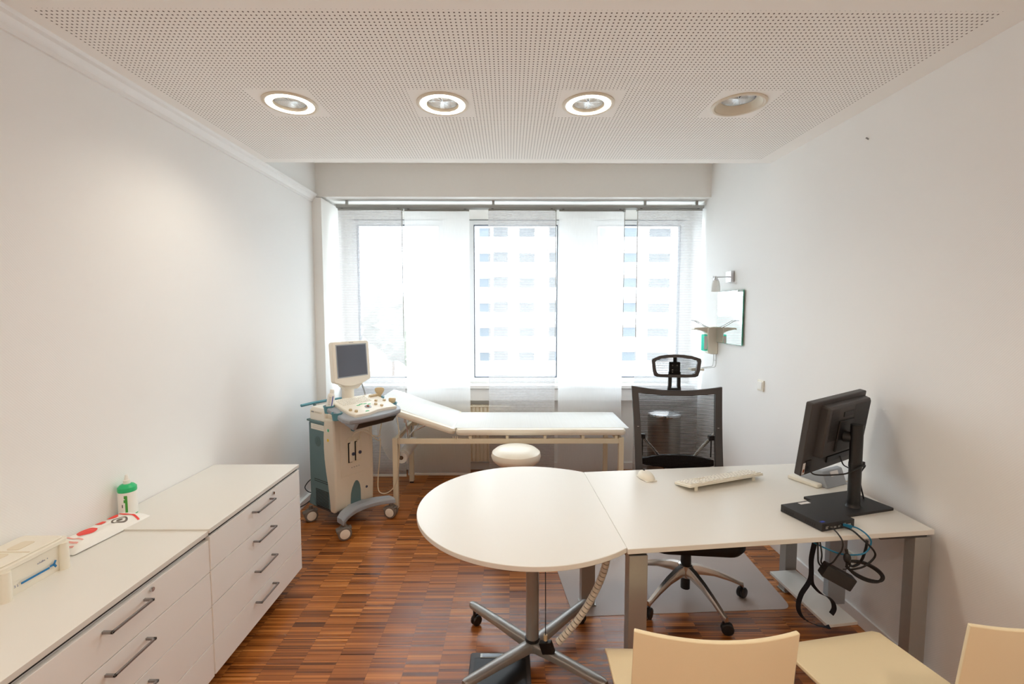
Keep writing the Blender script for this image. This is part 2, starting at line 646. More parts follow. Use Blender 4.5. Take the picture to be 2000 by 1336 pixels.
        return o


def spline(P, k, closed):
    out = []
    n = len(P)
    rng = range(n) if closed else range(n - 1)
    for i in rng:
        if closed:
            a, b, c, d = P[i - 1], P[i], P[(i + 1) % n], P[(i + 2) % n]
        else:
            a, b, c, d = P[max(i - 1, 0)], P[i], P[i + 1], P[min(i + 2, n - 1)]
        for j in range(k):
            t = j / k
            out.append(0.5 * ((2 * b) + (c - a) * t + (2 * a - 5 * b + 4 * c - d) * t * t + (3 * b - a - 3 * c + d) * t ** 3))
    if not closed:
        out.append(P[-1])
    return out


def rrect(x0, x1, y0, y1, r, n=6):
    pts = []
    for cx, cy, a0 in ((x1 - r, y1 - r, 0), (x0 + r, y1 - r, 90), (x0 + r, y0 + r, 180), (x1 - r, y0 + r, 270)):
        for i in range(n + 1):
            a = radians(a0 + 90 * i / n)
            pts.append((cx + r * cos(a), cy + r * sin(a)))
    return pts


def T(x, y, z):
    return Matrix.Translation((x, y, z))


def R(deg, ax):
    return Matrix.Rotation(radians(deg), 4, ax)


def tag(o, label, cat, group=None, kind=None):
    o['label'] = label
    o['category'] = cat
    if group:
        o['group'] = group
    if kind:
        o['kind'] = kind
    return o


def thing(name, label, cat, loc=(0, 0, 0), rz=0.0, group=None):
    o = bpy.data.objects.new(name, None)
    o.empty_display_size = 0.1
    COL.objects.link(o)
    o.location = loc
    o.rotation_euler = (0, 0, radians(rz))
    return tag(o, label, cat, group)


def struct(o):
    o['kind'] = 'structure'
    return o


def part(o, label):
    o['label'] = label
    return o


def copy_tree(o, parent=None):
    c = o.copy()
    COL.objects.link(c)
    c.parent = parent
    for ch in list(o.children):
        copy_tree(ch, c)
    return c


def text(name, body, size, material, parent, matrix, extrude=0.0004):
    cu = bpy.data.curves.new(name, 'FONT')
    cu.body = body
    cu.size = size
    cu.extrude = extrude
    cu.materials.append(M[material])
    tmp = bpy.data.objects.new(name, cu)
    COL.objects.link(tmp)
    bpy.context.view_layer.update()
    me = bpy.data.meshes.new_from_object(tmp.evaluated_get(bpy.context.evaluated_depsgraph_get()))
    bpy.data.objects.remove(tmp)
    o = bpy.data.objects.new(name, me)
    COL.objects.link(o)
    o.parent = parent
    o.matrix_local = matrix
    return o


# ================================================================ the room
struct(G().box(XL - 0.12, XR + 0.12, YB - 0.12, 4.95, -0.1, 0).obj('floor', 'floor'))
struct(G().box(XL - 0.12, XL, YB, 4.95, 0, ZT).obj('wall_left', 'wall'))
struct(G().box(XR, XR + 0.12, YB, 4.95, 0, ZT).obj('wall_right', 'wall'))
struct(G().box(XL - 0.12, XR + 0.12, YB - 0.12, YB, 0, ZT).obj('wall_rear', 'wall'))

# suspended ceiling with round openings for the four visible lamps
g = G()
HOLE = 0.112
ya, yb = 2.42 - 0.16, 2.42 + 0.16
g.quad((XL, YB, ZC), (XR, YB, ZC), (XR, ya, ZC), (XL, ya, ZC))
g.quad((XL, yb, ZC), (XR, yb, ZC), (XR, 3.345, ZC), (XL, 3.345, ZC))
xs = XL
for lx, ly in LAMPS:
    g.quad((xs, ya, ZC), (lx - 0.16, ya, ZC), (lx - 0.16, yb, ZC), (xs, yb, ZC))
    xs = lx + 0.16
    NN = 48
    for i in range(NN):
        q = []
        for j in (i, i + 1):
            a = 2 * pi * j / NN
            c, s_ = cos(a), sin(a)
            q.append((lx + HOLE * c, ly + HOLE * s_, ZC))
            k = 0.16 / max(abs(c), abs(s_))
            q.append((lx + k * c, ly + k * s_, ZC))
        g.quad(q[0], q[1], q[3], q[2])
g.quad((xs, ya, ZC), (XR, ya, ZC), (XR, yb, ZC), (xs, yb, ZC))
g.quad((XL, 3.345, ZC), (XR, 3.345, ZC), (XR, 3.345, ZC + 0.025), (XL, 3.345, ZC + 0.025))
bmesh.ops.remove_doubles(g.bm, verts=g.bm.verts[:], dist=1e-5)
ceil = struct(g.obj('ceiling', 'ceiling', flat=True))
struct(G().box(XL - 0.12, XR + 0.12, YB - 0.12, 4.95, ZT, ZT + 0.1).obj('trim_1', 'plaster'))           # raw ceiling above the board
g = G().box(XL, XR, 4.32, 4.586, ZC, ZT).box(XL, XR, 4.586, YF, ZC + 0.05, ZT)
struct(g.obj('trim_2', 'plaster'))                                                                       # beam in front of the windows
struct(G().box(XL, -1.715, 4.23, YF, 0, ZC - 0.03).obj('trim_3', 'plaster'))                               # pilaster at the left corner
prof = [(0, -0.07), (0.012, -0.07), (0.014, -0.05), (0.024, -0.04), (0.03, -0.022), (0.044, -0.014), (0.05, 0.0), (0, 0)]
g = G()
g.loft([[(XL + px, y, ZC + pz) for px, pz in prof] for y in (YB, 4.23)])
struct(g.obj('trim_4', 'trim'))                                                                          # cove moulding

# window wall
g = G()
g.box(XL, XR, YF, 4.95, 0, WZ0).box(XL, XR, YF, 4.95, WZ1, ZT)
edges = [XL] + [v for w in WINDOWS for v in w] + [XR]
for i in range(0, 8, 2):
    a, b = edges[i], edges[i + 1]
    if 0 < i < 6:
        c = (a + b) / 2
        g.box(a, c - 0.002, YF, 4.95, WZ0, WZ1).box(c + 0.002, b, YF, 4.95, WZ0, WZ1).box(c - 0.01, c + 0.01, YF + 0.012, 4.95, WZ0, WZ1)
    else:
        g.box(a, b, YF, 4.95, WZ0, WZ1)
struct(g.obj('wall_window', 'plaster'))


def flat_ring(x0, x1, z0, z1, w, y0, y1):
    """rectangular frame in the XZ plane"""
    return [(x0, x0 + w, y0, y1, z0, z1), (x1 - w, x1, y0, y1, z0, z1), (x0 + w, x1 - w, y0, y1, z1 - w, z1), (x0 + w, x1 - w, y0, y1, z0, z0 + w)]


for i, (wx0, wx1) in enumerate(WINDOWS):
    g = G()
    for b in flat_ring(wx0, wx1, WZ0, WZ1, 0.036, YF - 0.006, YF + 0.07):
        g.box(*b)
    w = struct(g.obj('window_%d' % (i + 1), 'frame'))
    g = G()
    for b in flat_ring(wx0 + 0.004, wx1 - 0.004, WZ1 - 0.012, WZ1 + 0.004, 0.004, YF - 0.008, YF - 0.005)[2:3]:
        g.box(wx0, wx1, YF - 0.009, YF - 0.004, WZ1 + 0.0, WZ1 + 0.006)
    g.obj('shadow_gap', 'seal', w)
    g = G()
    for b in flat_ring(wx0 + 0.03, wx1 - 0.03, WZ0 + 0.028, WZ1 - 0.028, 0.016, YF - 0.012, YF + 0.06):
        g.box(*b)
    g.obj('sash', 'frame', w)
    g = G()
    for b in flat_ring(wx0 + 0.0455, wx1 - 0.0455, WZ0 + 0.0435, WZ1 - 0.0435, 0.008, YF - 0.006, YF + 0.05):
        g.box(*b)
    g.obj('seal', 'seal', w)
    G().box(wx0 + 0.05, wx1 - 0.05, YF + 0.022, YF + 0.028, WZ0 + 0.05, WZ1 - 0.05).obj('pane', 'glass', w)

struct(G().box(-1.715, XR, 4.60, YF, 0.895, 0.93, 0.006).obj('trim_5', 'trim'))                             # window sill
struct(G().box(-1.715, XR, 4.645, YF, 0.765, 0.885, 0.003).obj('trim_6', 'trim'))                           # trunking below the sill
struct(G().box(-1.715, XR, 4.755, YF, 0, 0.075, 0.003).obj('baseboard_window', 'trim'))
struct(G().box(XR - 0.014, XR, YB, YF, 0, 0.075, 0.004).obj('baseboard_right', 'trim'))
struct(G().box(XL, XL + 0.03, YB, 4.23, 0, 0.062, 0.004).obj('baseboard_left', 'trim'))

# ---------------------------------------------------------------- radiator
rad = thing('radiator', 'cream ribbed radiator low on the wall under the window sill', 'radiator', (0, 0, 0))
g = G()
x0, x1, z0, z1 = -1.02, 0.02, 0.13, 0.70
nf = 26
prof = []
for i in range(nf):
    a = x0 + (x1 - x0) * i / nf
    d = (x1 - x0) / nf
    prof += [(a, 4.635), (a + d * 0.55, 4.635), (a + d * 0.65, 4.648), (a + d * 0.9, 4.648)]
prof += [(x1, 4.635), (x1, 4.66), (x0, 4.66)]
g.prism(prof, z0, z1)
g.obj('front_panel', 'radiator', rad)
G().box(x0, x1, 4.69, 4.715, z0, z1, 0.004).obj('rear_panel', 'radiator', rad)
g = G().box(x0 - 0.005, x1 + 0.005, 4.63, 4.72, z1, z1 + 0.012, 0.003)
for k in range(44):
    xx = x0 + 0.02 + k * (x1 - x0 - 0.04) / 43
    g.box(xx - 0.007, xx + 0.007, 4.64, 4.71, z1 + 0.012, z1 + 0.016)
g.obj('top_grille', 'radiator', rad)
for xx in (x0 + 0.15, x1 - 0.15):
    G().box(xx - 0.015, xx + 0.015, 4.66, YF - 0.001, 0.2, 0.23).obj('wall_bracket', 'radiator', rad)
for xx in (x0 + 0.05, x0 + 0.10):
    G().cyl((xx, 4.68, 0.13), (xx, 4.68, 0.0), 0.009, n=10).obj('pipe', 'radiator', rad)

# ---------------------------------------------------------------- curtain rail and five panels
YC = 4.47
rail = thing('curtain_rail', 'long grey aluminium curtain rail running across above the windows', 'curtain rail', (0, YC, 2.688))
g = G().box(-1.655, 1.868, -0.045, 0.045, -0.012, 0.012, 0.002)
for k in range(4):
    yy = -0.036 + k * 0.024
    g.box(-1.655, 1.868, yy - 0.003, yy + 0.003, -0.017, -0.012)
g.obj('rail_body', 'alu', rail)
for xb in (-1.565, -0.155, 1.31, 1.81):
    G().box(xb - 0.012, xb + 0.012, -0.012, 0.012, 0.012, ZC - 2.688, 0.002).obj('bracket', 'alu', rail)

PANELS = [(-1.645, -1.027, 'striped', -0.020, 'striped grey woven panel curtain at the left end behind the ultrasound monitor', (-1.027,), 0.0),
          (-1.017, -0.389, 'sheer', 0.012, 'plain white sheer panel curtain behind the raised end of the couch', (), 0.0),
          (-0.203, 0.447, 'striped', -0.012, 'striped grey woven panel curtain in the middle covering the centre window', (0.447,), 0.0),
          (0.482, 1.114, 'sheer', 0.012, 'plain white sheer panel curtain behind the flat end of the couch', (1.112,), 0.0),
          (1.230, 1.860, 'striped', -0.020, 'striped grey woven panel curtain at the right end behind the office chair', (1.228,), 0.0)]
for x0, x1, kind, dy, label, wands, lean in PANELS:
    c = thing('panel_curtain', label, 'curtain', (0, YC + dy, 0), 0, 'panel curtains at the windows')
    zb = 0.055
    g = G()

    def f(u, v, x0=x0, x1=x1):
        z = 2.652 + (zb - 2.652) * v
        return (x0 + (x1 - x0) * u, 0.0025 * sin(u * 9 + v * 2) * v, z)
    g.grid(f, 16, 30)
    g.obj('fabric', kind, c)
    G().box(x0, x1, -0.006, 0.006, 2.650, 2.668, 0.001).obj('top_bar', 'alu', c)
    G().box(x0, x1, -0.005, 0.005, zb - 0.014, zb + 0.008, 0.001).obj('weight_bar', 'whiteplastic', c)
    for xx in (x0 + 0.03, x1 - 0.05):
        G().box(xx, xx + 0.02, -0.008, 0.008, 2.668, 2.672).obj('glider', 'greyblack', c)
    for xw in wands:
        g = G().cyl((xw, -0.03, 2.64), (xw, -0.03, 1.43), 0.0035, n=8)
        g.box(xw - 0.006, xw + 0.006, -0.036, 0.004, 2.64, 2.665)
        g.obj('draw_wand', 'alu', c)

# ---------------------------------------------------------------- ceiling lamps
LL = ['lit round ceiling downlight nearest the left wall', 'lit round ceiling downlight second from the left wall',
      'lit round ceiling downlight third from the left wall', 'unlit round ceiling downlight nearest the right wall']
for i, (lx, ly) in enumerate(LAMPS):
    lit = i < 3
    t = thing('ceiling_downlight', LL[i], 'ceiling light', (lx, ly, ZC), 0, 'round downlights in the perforated ceiling')
    G().lathe([(0.112, 0.002), (0.134, 0.0), (0.134, -0.004), (0.124, -0.008), (0.116, -0.006), (0.112, 0.002)], 48, close=False).obj('rim', 'lampbeige', t)
    if lit:
        o = G().lathe([(0.083, -0.001), (0.117, -0.001), (0.117, -0.0055), (0.083, -0.0055), (0.083, -0.001)], 48, close=False).obj('glow_ring', 'ring', t)
        part(o, 'glowing white ring')
        ld = bpy.data.lights.new('downlight_bulb', 'SPOT')
        ld.energy = DOWNLIGHT_POWER
        ld.color = RING_COLOUR
        ld.spot_size = radians(150)
        ld.spot_blend = 0.75
        ld.shadow_soft_size = 0.06
        lo = bpy.data.objects.new('downlight_bulb', ld)
        lo.location = (lx, ly, ZC - 0.012)
        COL.objects.link(lo)
    else:
        G().lathe([(0.112, -0.002), (0.112, 0.03), (0.086, 0.034), (0.084, 0.030), (0.10, 0.01), (0.112, -0.002)], 48, close=False).obj('glow_ring', 'lampdull', t)
    zz = 0.012 if lit else 0.03
    if lit:
        G().lathe([(0.0825, -0.0058), (0.0825, 0.012), (0.0815, 0.012), (0.0815, -0.0058), (0.0825, -0.0058)], 48, close=False).obj('inner_sleeve', 'lampbeige', t)
    G().lathe([(0.0815, zz), (0.079, zz + 0.03), (0.062, zz + 0.07), (0.03, zz + 0.095), (0.0, zz + 0.10)], 40, close=False).obj('reflector', 'reflector', t)
    g = G()
    for a in (0, 62, 90):
        g.box(-0.081, 0.081, -0.0010, 0.0010, zz - 0.001, zz + 0.010, m=R(a, 'Z'))
    g.obj('louvre', 'reflector', t)
    g = G()
    for yy in (-0.025, 0.025):
        g.cyl((-0.05, yy, zz + 0.055), (0.05, yy, zz + 0.055), 0.006, n=10)
    g.obj('lamp_tube', 'tube' if lit else 'whiteplastic', t)

# ================================================================ drawer cabinets on the left
def drawer_cabinet(y0, y1, dz, xf, label):
    t = thing('drawer_cabinet', label, 'cabinet', (XL, y0, 0), 0, 'white drawer cabinets along the left wall')
    w = y1 - y0
    d = xf - XL
    top = 0.753 + dz
    G().box(0.004, d - 0.021, 0.0005, w - 0.0005, 0.12, top - 0.0195, 0.001).obj('body', 'front', t)
    G().box(d - 0.0215, d - 0.014, 0.002, w - 0.002, top - 0.034, top - 0.0195).obj('shadow_gap', 'dark', t)  # dark strip that paints in the shade between top panel and drawers
    G().box(0.004, d, 0.0003, w - 0.0003, top - 0.019, top, 0.0012).obj('top_panel', 'laminate', t)
    G().box(0.05, d - 0.12, 0.05, w - 0.05, 0, 0.12).obj('plinth', 'dark', t)
    hz = [top - 0.032, 0.570, 0.412, 0.252, 0.098]
    for k in range(4):
        za, zb = hz[k + 1] + 0.002, hz[k] - 0.002
        dr = G().box(d - 0.02, d, 0.0006, w - 0.0006, za + dz, zb + dz, 0.0015).obj('drawer', 'front', t)
        yc = 0.405 if w > 0.7 else w / 2
        zc = zb + dz - 0.037
        g = G()
        for yy in (yc - 0.082, yc + 0.082):
            g.box(d, d + 0.034, yy - 0.004, yy + 0.004, zc - 0.004, zc + 0.004)
        g.box(d + 0.027, d + 0.034, yc - 0.086, yc + 0.086, zc - 0.004, zc + 0.004, 0.001)
        part(g.obj('handle', 'handle', dr), 'angular grey metal bar handle')
        if k == 0:
            G().cyl((d, yc + 0.114, zc + 0.018), (d + 0.008, yc + 0.114, zc + 0.018), 0.0085, 0.0075, 20).obj('lock', 'chrome', dr)
    return t


drawer_cabinet(1.895, 2.725, 0.0, -1.283, 'white four-drawer cabinet at the window end of the row beside the ultrasound machine')
drawer_cabinet(1.060, 1.8945, -0.007, -1.287, 'white four-drawer cabinet nearest the camera carrying the wipes tub')

ZK = 0.746
# disinfection tub
t = thing('wipe_tub', 'ivory plastic disinfection tub with blue arrow print at the left picture edge', 'tub', (-1.63, 1.42, ZK))
g = G()
rings = []
for z, gx in ((0, -0.006), (0.098, 0.0)):
    rings.append([(x, y, z) for x, y in rrect(-0.15 - gx, 0.004 + gx, -0.012 - gx, 0.205 + gx, 0.018)])
g.loft(rings)
g.obj('basin', 'ivoryplastic', t)
g = G()
g.prism(rrect(-0.158, 0.010, -0.022, 0.215, 0.02), 0.096, 0.112)
g.prism(rrect(-0.150, 0.000, -0.012, 0.205, 0.016), 0.112, 0.118)
lid = g.obj('lid', 'ivoryplastic', t, bevel=0.002)
for yy in (0.045, 0.130):
    g = G()
    g.prism(rrect(-0.10, -0.055, yy - 0.03, yy + 0.03, 0.01), 0.118, 0.1195)
    g.obj('grip_hollow', 'edge', lid)
g = G().box(-0.145, -0.003, 0.086, 0.089, 0.1175, 0.1195)
g.obj('lid_seam', 'edge', lid)
for yy in (0.0, 0.193):
    G().cyl((0.006, yy, 0.0), (0.006, yy, 0.098), 0.015, n=20).obj('corner_post', 'ivoryplastic', t)
a = Matrix(((0, 0, 1, 0.0045), (1, 0, 0, 0), (0, 1, 0, 0), (0, 0, 0, 1)))     # text lying on the tub's long side
g = G().box(0.007, 0.0084, 0.045, 0.138, 0.030, 0.0365)
g.obj('level_mark', 'blueprint', t)
g = G()
for ang, ln in ((60, 0.02), (-60, 0.02), (180, 0.02)):
    m_ = T(0.0078, 0.154, 0.0365) @ R(ang, 'X')
    g.box(-0.0006, 0.0006, 0.0, ln * 0.7, -0.0035, 0.0035, m=m_)
g.obj('emblem', 'blueprint', t)
text('volume_text', '3 L', 0.012, 'greyprint', t, T(0.0080, 0.022, 0.030) @ Matrix(((0, 0, 1, 0), (1, 0, 0, 0), (0, 1, 0, 0), (0, 0, 0, 1))))
text('maker_text', 'schülke  +', 0.009, 'greyprint', t, T(0.0062, 0.100, 0.066) @ Matrix(((0, 0, 1, 0), (1, 0, 0, 0), (0, 1, 0, 0), (0, 0, 0, 1))))

# packet of wipes
t = thing('wipe_packet', 'flat clear plastic packet with red print lying on the cabinet by the tub', 'packet', (-1.715, 1.87, ZK), -6)


def pk(u, v):
    x = -0.065 + 0.13 * u
    y = -0.17 + 0.34 * v
    e = min(1, 4.5 * min(u, 1 - u)) ** 0.6 * min(1, 7 * min(v, 1 - v)) ** 0.6
    return (x, y, 0.004 + 0.032 * e + 0.002 * sin(u * 17) * sin(v * 23) * e)


g = G().grid(pk, 20, 36)
g.grid(lambda u, v: (-0.065 + 0.13 * u, -0.17 + 0.34 * v, 0.0015), 2, 2)
g.obj('pouch', 'whiteplastic', t)


def patch(u0, u1, v0, v1, off=0.0012, shape='rect', n=16):
    g = G()
    if shape == 'rect':
        g.grid(lambda u, v: tuple(Vector(pk(u0 + (u1 - u0) * u, v0 + (v1 - v0) * v)) + Vector((0, 0, off))), n, n)
    else:
        cu, cv, ru, rv = (u0 + u1) / 2, (v0 + v1) / 2, (u1 - u0) / 2, (v1 - v0) / 2
        g.grid(lambda a, r: tuple(Vector(pk(cu + ru * r * cos(2 * pi * a), cv + rv * r * sin(2 * pi * a))) + Vector((0, 0, off))), 28, 5)
    return g


patch(0.15, 0.97, 0.80, 0.83).obj('print', 'red', t)
for u0, u1, v0, v1 in ((0.12, 0.40, 0.66, 0.78), (0.16, 0.42, 0.50, 0.61), (0.22, 0.66, 0.24, 0.44)):
    patch(u0, u1, v0, v1, shape='oval').obj('print', 'red', t)
for v0 in (0.05, 0.10, 0.16):
    patch(0.2, 0.8, v0, v0 + 0.022).obj('print', 'palered', t)
g = G()
g.grid(lambda a, r: tuple(Vector(pk(0.68 + 0.20 * (0.75 + 0.25 * r) * cos(2 * pi * a), 0.66 + 0.085 * (0.75 + 0.25 * r) * sin(2 * pi * a))) + Vector((0, 0, 0.0012))), 28, 2)
g.grid(lambda a, r: tuple(Vector(pk(0.68 + 0.08 * r * cos(2 * pi * a), 0.66 + 0.034 * r * sin(2 * pi * a))) + Vector((0, 0, 0.0012))), 20, 3)
g.obj('print', 'wheelgrey', t)
G().box(-0.062, 0.062, 0.17, 0.215, 0.002, 0.0035).obj('sealed_end', 'clearfilm', t)

# green bottle
t = thing('gel_bottle', 'green and white squeeze bottle standing against the left wall behind the wipe packet', 'bottle', (-1.755, 2.05, ZK))
G().lathe([(0.0, 0.0), (0.030, 0.0), (0.034, 0.006), (0.0345, 0.105), (0.033, 0.128)], 32, close=False).obj('bottle_body', 'green', t)
part(G().lathe([(0.0351, 0.012), (0.0356, 0.014), (0.0356, 0.112), (0.0351, 0.114)], 32, close=False).obj('label_wrap', 'whiteplastic', t), 'white wrap-around label')
G().lathe([(0.0351, 0.116), (0.036, 0.118), (0.0355, 0.134), (0.026, 0.145), (0.015, 0.149), (0.0, 0.149)], 32, close=False).obj('shoulder', 'green', t)
G().lathe([(0.0, 0.147), (0.014, 0.147), (0.013, 0.165), (0.009, 0.168), (0.006, 0.188), (0.004, 0.190), (0.0, 0.190)], 24, close=False).obj('nozzle', 'whiteplastic', t)


def arc_patch(a0, a1, z0, z1, r=0.0362):
    return G().grid(lambda u, v: (r * cos(radians(a0 + (a1 - a0) * u)), r * sin(radians(a0 + (a1 - a0) * u)), z0 + (z1 - z0) * v), 8, 2)


arc_patch(-66, -52, 0.02, 0.10).obj('print', 'greenlabel', t)
arc_patch(-74, -52, 0.07, 0.084).obj('print', 'greenlabel', t)
arc_patch(-72, -54, 0.088, 0.102).obj('print', 'greenlabel', t)
arc_patch(-86, -80, 0.048, 0.062).obj('print', 'greyblack', t)

# ================================================================ round table
tc = (0.105, 2.18)
t = thing('round_table', 'white round extension table on a chrome column with four castered feet', 'table', (tc[0], tc[1], 0))
RT = 0.55
pts = []
xe0, ye0 = 0.4710 - tc[0], 1.765 - tc[1]
xe1, ye1 = 0.4382 - tc[0], 2.629 - tc[1]
a0, a1 = math.atan2(ye1, xe1), math.atan2(ye0, xe0) + 2 * pi
r0, r1 = math.hypot(xe1, ye1), math.hypot(xe0, ye0)
for i in range(97):
    u = i / 96
    a = a0 + (a1 - a0) * u
    r = RT
    if u < 0.06:
        r = r0 + (RT - r0) * (u / 0.06)
    if u > 0.94:
        r = r1 + (RT - r1) * ((1 - u) / 0.06)
    pts.append((r * cos(a), r * sin(a)))
o = G().prism(pts, 0.714, 0.735).obj('tabletop', 'laminate', t, bevel=0.002)
pc = (0.005, -0.085)
G().cyl((pc[0], pc[1], 0.10), (pc[0], pc[1], 0.70), 0.031, n=32).obj('column', 'satin', t)
G().box(pc[0] - 0.22, pc[0] + 0.22, pc[1] - 0.16, pc[1] + 0.16, 0.70, 0.714, 0.003).obj('mounting_plate', 'greyblack', t)
G().lathe([(0.031, 0.116), (0.035, 0.116), (0.035, 0.104), (0.033, 0.10)], 32, T(pc[0], pc[1], 0), close=False).obj('collar', 'black', t)
hub = G().lathe([(0.0, 0.052), (0.028, 0.052), (0.034, 0.058), (0.036, 0.09), (0.034, 0.104), (0.0, 0.106)], 32, T(pc[0], pc[1], 0), close=False).obj('hub', 'satin', t)


def caster(g, m, r=0.028, w=0.013, gap=0.004):
    """twin wheel pair as part of builder g"""
    for sgn in (-1, 1):
        prof = [(0.0, gap), (r * 0.9, gap), (r, gap + 0.003), (r, w), (r * 0.86, w + 0.005), (r * 0.4, w + 0.007), (0.0, w + 0.007)]
        mm = m @ T(0, 0, r) @ R(90 * sgn, 'X')
        g.lathe(prof, 24, mm, close=False)


for a, yw in ((141, 40), (42, 150), (-43, 200), (222, 20)):
    L = 0.395
    ca, sa = cos(radians(a)), sin(radians(a))
    g = G()
    rings = []
    for d, hw, zt, zb in ((0.02, 0.026, 0.104, 0.062), (0.10, 0.025, 0.108, 0.072), (0.22, 0.0235, 0.116, 0.086), (0.36, 0.022, 0.124, 0.099), (L, 0.020, 0.126, 0.103), (L + 0.014, 0.012, 0.124, 0.105)):
        sec = [(-hw, zb), (hw, zb), (hw, zt - 0.010), (hw * 0.72, zt - 0.002), (0, zt), (-hw * 0.72, zt - 0.002), (-hw, zt - 0.010)]
        rings.append([(pc[0] + ca * d - sa * s_, pc[1] + sa * d + ca * s_, z) for s_, z in sec])
    g.loft(rings)
    arm = g.obj('foot_arm', 'satin', t, angle=50)
    g = G()
    ex, ey = pc[0] + ca * (L - 0.012), pc[1] + sa * (L - 0.012)
    caster(g, T(ex, ey, 0) @ R(yw, 'Z') @ T(0.012, 0, 0))
    g.cyl((ex, ey, 0.04), (ex, ey, 0.103), 0.008, n=12)
    g.box(-0.02, 0.014, -0.004, 0.004, 0.03, 0.062, 0.003, m=T(ex, ey, 0) @ R(yw, 'Z') @ T(0.012, 0, 0))
    g.obj('caster', 'black', arm)

# spiral cable duct, cord and connector box
t = thing('cable_duct', 'cream segmented cable duct curving from the desk to the table foot', 'cable duct')
path = spline([Vector(p) for p in ((0.452, 1.93, 0.70), (0.446, 1.98, 0.60), (0.425, 2.00, 0.485), (0.383, 2.01, 0.375), (0.325, 2.01, 0.275), (0.262, 2.01, 0.195), (0.222, 2.01, 0.150))], 10, False)
G().tube(path, 0.0125, 12, 0).obj('inner_sleeve', 'greyblack', t)
L = [0]
for a, b in zip(path, path[1:]):
    L.append(L[-1] + (b - a).length)


def at_len(s_):
    for i in range(len(path) - 1):
        if L[i + 1] >= s_:
            return path[i].lerp(path[i + 1], (s_ - L[i]) / (L[i + 1] - L[i]))
    return path[-1]


nseg = int(L[-1] / 0.021)
for i in range(nseg):
    s0 = i * L[-1] / nseg
    p0, p1 = at_len(s0), at_len(s0 + L[-1] / nseg * 0.82)
    G().cyl(p0, p1, 0.0165, 0.0160, 14).obj('segment', 'ivoryplastic', t)
t = thing('connector_box', 'small black connector box with a thin cord at the round table foot', 'connector box', (0.182, 2.005, 0.105))
G().box(-0.030, 0.030, -0.012, 0.012, 0.0, 0.058, 0.003, m=R(-18, 'Y') @ R(-20, 'Z')).obj('box_shell', 'black', t)
G().cyl((-0.016, 0, 0.062), (-0.016, 0, 0.088), 0.009, n=12).obj('plug', 'probetan', t)
G().tube([(-0.016, 0, 0.088), (-0.017, 0.0, 0.30), (-0.019, 0.0, 0.606)], 0.0022, 8, 4).obj('cord', 'cable', t)

# bathroom scale on the floor
t = thing('floor_scale', 'flat dark personal scale lying on the floor under the round table', 'scale', (-0.045, 1.945, 0), 0)
g = G()
g.prism(rrect(-0.142, 0.142, -0.155, 0.155, 0.012), 0.004, 0.034)
g.obj('frame', 'greyblack', t, bevel=0.003)
G().prism(rrect(-0.122, 0.122, -0.150, 0.112, 0.006), 0.034, 0.037).obj('tread', 'black', t)
G().box(-0.095, 0.015, 0.120, 0.146, 0.034, 0.0365, 0.001).obj('display_frame', 'satin', t)
G().box(-0.085, 0.005, 0.124, 0.142, 0.0365, 0.0375).obj('display', 'screen', t)
for sx in (-0.11, 0.11):
    for sy in (-0.12, 0.12):
        G().cyl((sx, sy, 0), (sx, sy, 0.006), 0.012, n=12).obj('foot', 'rubber', t)

# ================================================================ desk
t = thing('desk', 'white rectangular office desk with square grey metal legs along the right wall', 'desk')
A_, B_, C_, D_ = (0.471, 1.753), (0.438, 2.631), (1.846, 2.782), (1.847, 1.908)
part(G().prism([(A_[0] + 0.001, A_[1]), D_, C_, (B_[0] + 0.001, B_[1])], 0.713, 0.735).obj('desktop', 'laminate', t, bevel=0.002), 'white laminate top')


def leg(x, y, rz, w=0.078, d=0.05, z0=0.0, z1=0.70, plate=False):
    g = G()
    m = T(x, y, 0) @ R(rz, 'Z')
    g.box(-w / 2, w / 2, -d / 2, d / 2, z0 + 0.006, z1, 0.003, m=m)
    o = g.obj('leg', 'satin', t)
    if plate:
        G().box(-w / 2 - 0.006, w / 2 + 0.006, -d / 2 - 0.006, d / 2 + 0.006, 0.0038, 0.010, 0.001, m=m).obj('foot_plate', 'satin', o)
    else:
        G().box(-w / 2 + 0.008, w / 2 - 0.008, -d / 2 + 0.008, d / 2 - 0.008, 0.0, 0.008, m=m).obj('foot_plate', 'rubber', o)
    return o


leg(0.518, 1.792, 5)
leg(1.800, 1.935, 5)
leg(0.447, 2.520, 4, d=0.055, plate=True)
leg(1.678, 2.640, 4, 0.07, 0.055, plate=True)
g = G()
g.box(0.48, 0.55, 1.82, 2.50, 0.672, 0.700).box(1.66, 1.72, 1.99, 2.60, 0.672, 0.700)
g.loft([[(0.482, 1.80, 0.700), (0.50, 1.765, 0.713), (0.56, 1.77, 0.713), (0.575, 1.80, 0.700)], [(0.482, 1.86, 0.700), (0.49, 1.86, 0.713), (0.56, 1.86, 0.713), (0.575, 1.86, 0.700)]])
m_ = T(1.70, 1.925, 0) @ R(5, 'Z')
g.box(-0.10, 0.12, -0.02, 0.06, 0.698, 0.713, m=m_)
g.obj('under_frame', 'greyblack', t)
G().box(-0.55, 0.55, -0.015, 0.015, 0.64, 0.70, m=T(1.13, 2.50, 0) @ R(5.5, 'Z')).obj('crossbar', 'greyblack', t)
G().box(-0.05, 0.05, -0.018, 0.018, 0.10, 0.713, 0.003, m=T(1.765, 2.37, 0) @ R(4, 'Z')).obj('support_column', 'usgrey', t)
m_ = Matrix.Identity(4)
G().prism([(1.538, 2.585), (1.557, 2.122), (1.723, 2.145), (1.700, 2.600)], 0.135, 0.15).obj('low_shelf', 'laminate', t, bevel=0.001)
G().box(1.60, 1.77, 2.355, 2.385, 0.105, 0.135).obj('shelf_bracket', 'satin', t)

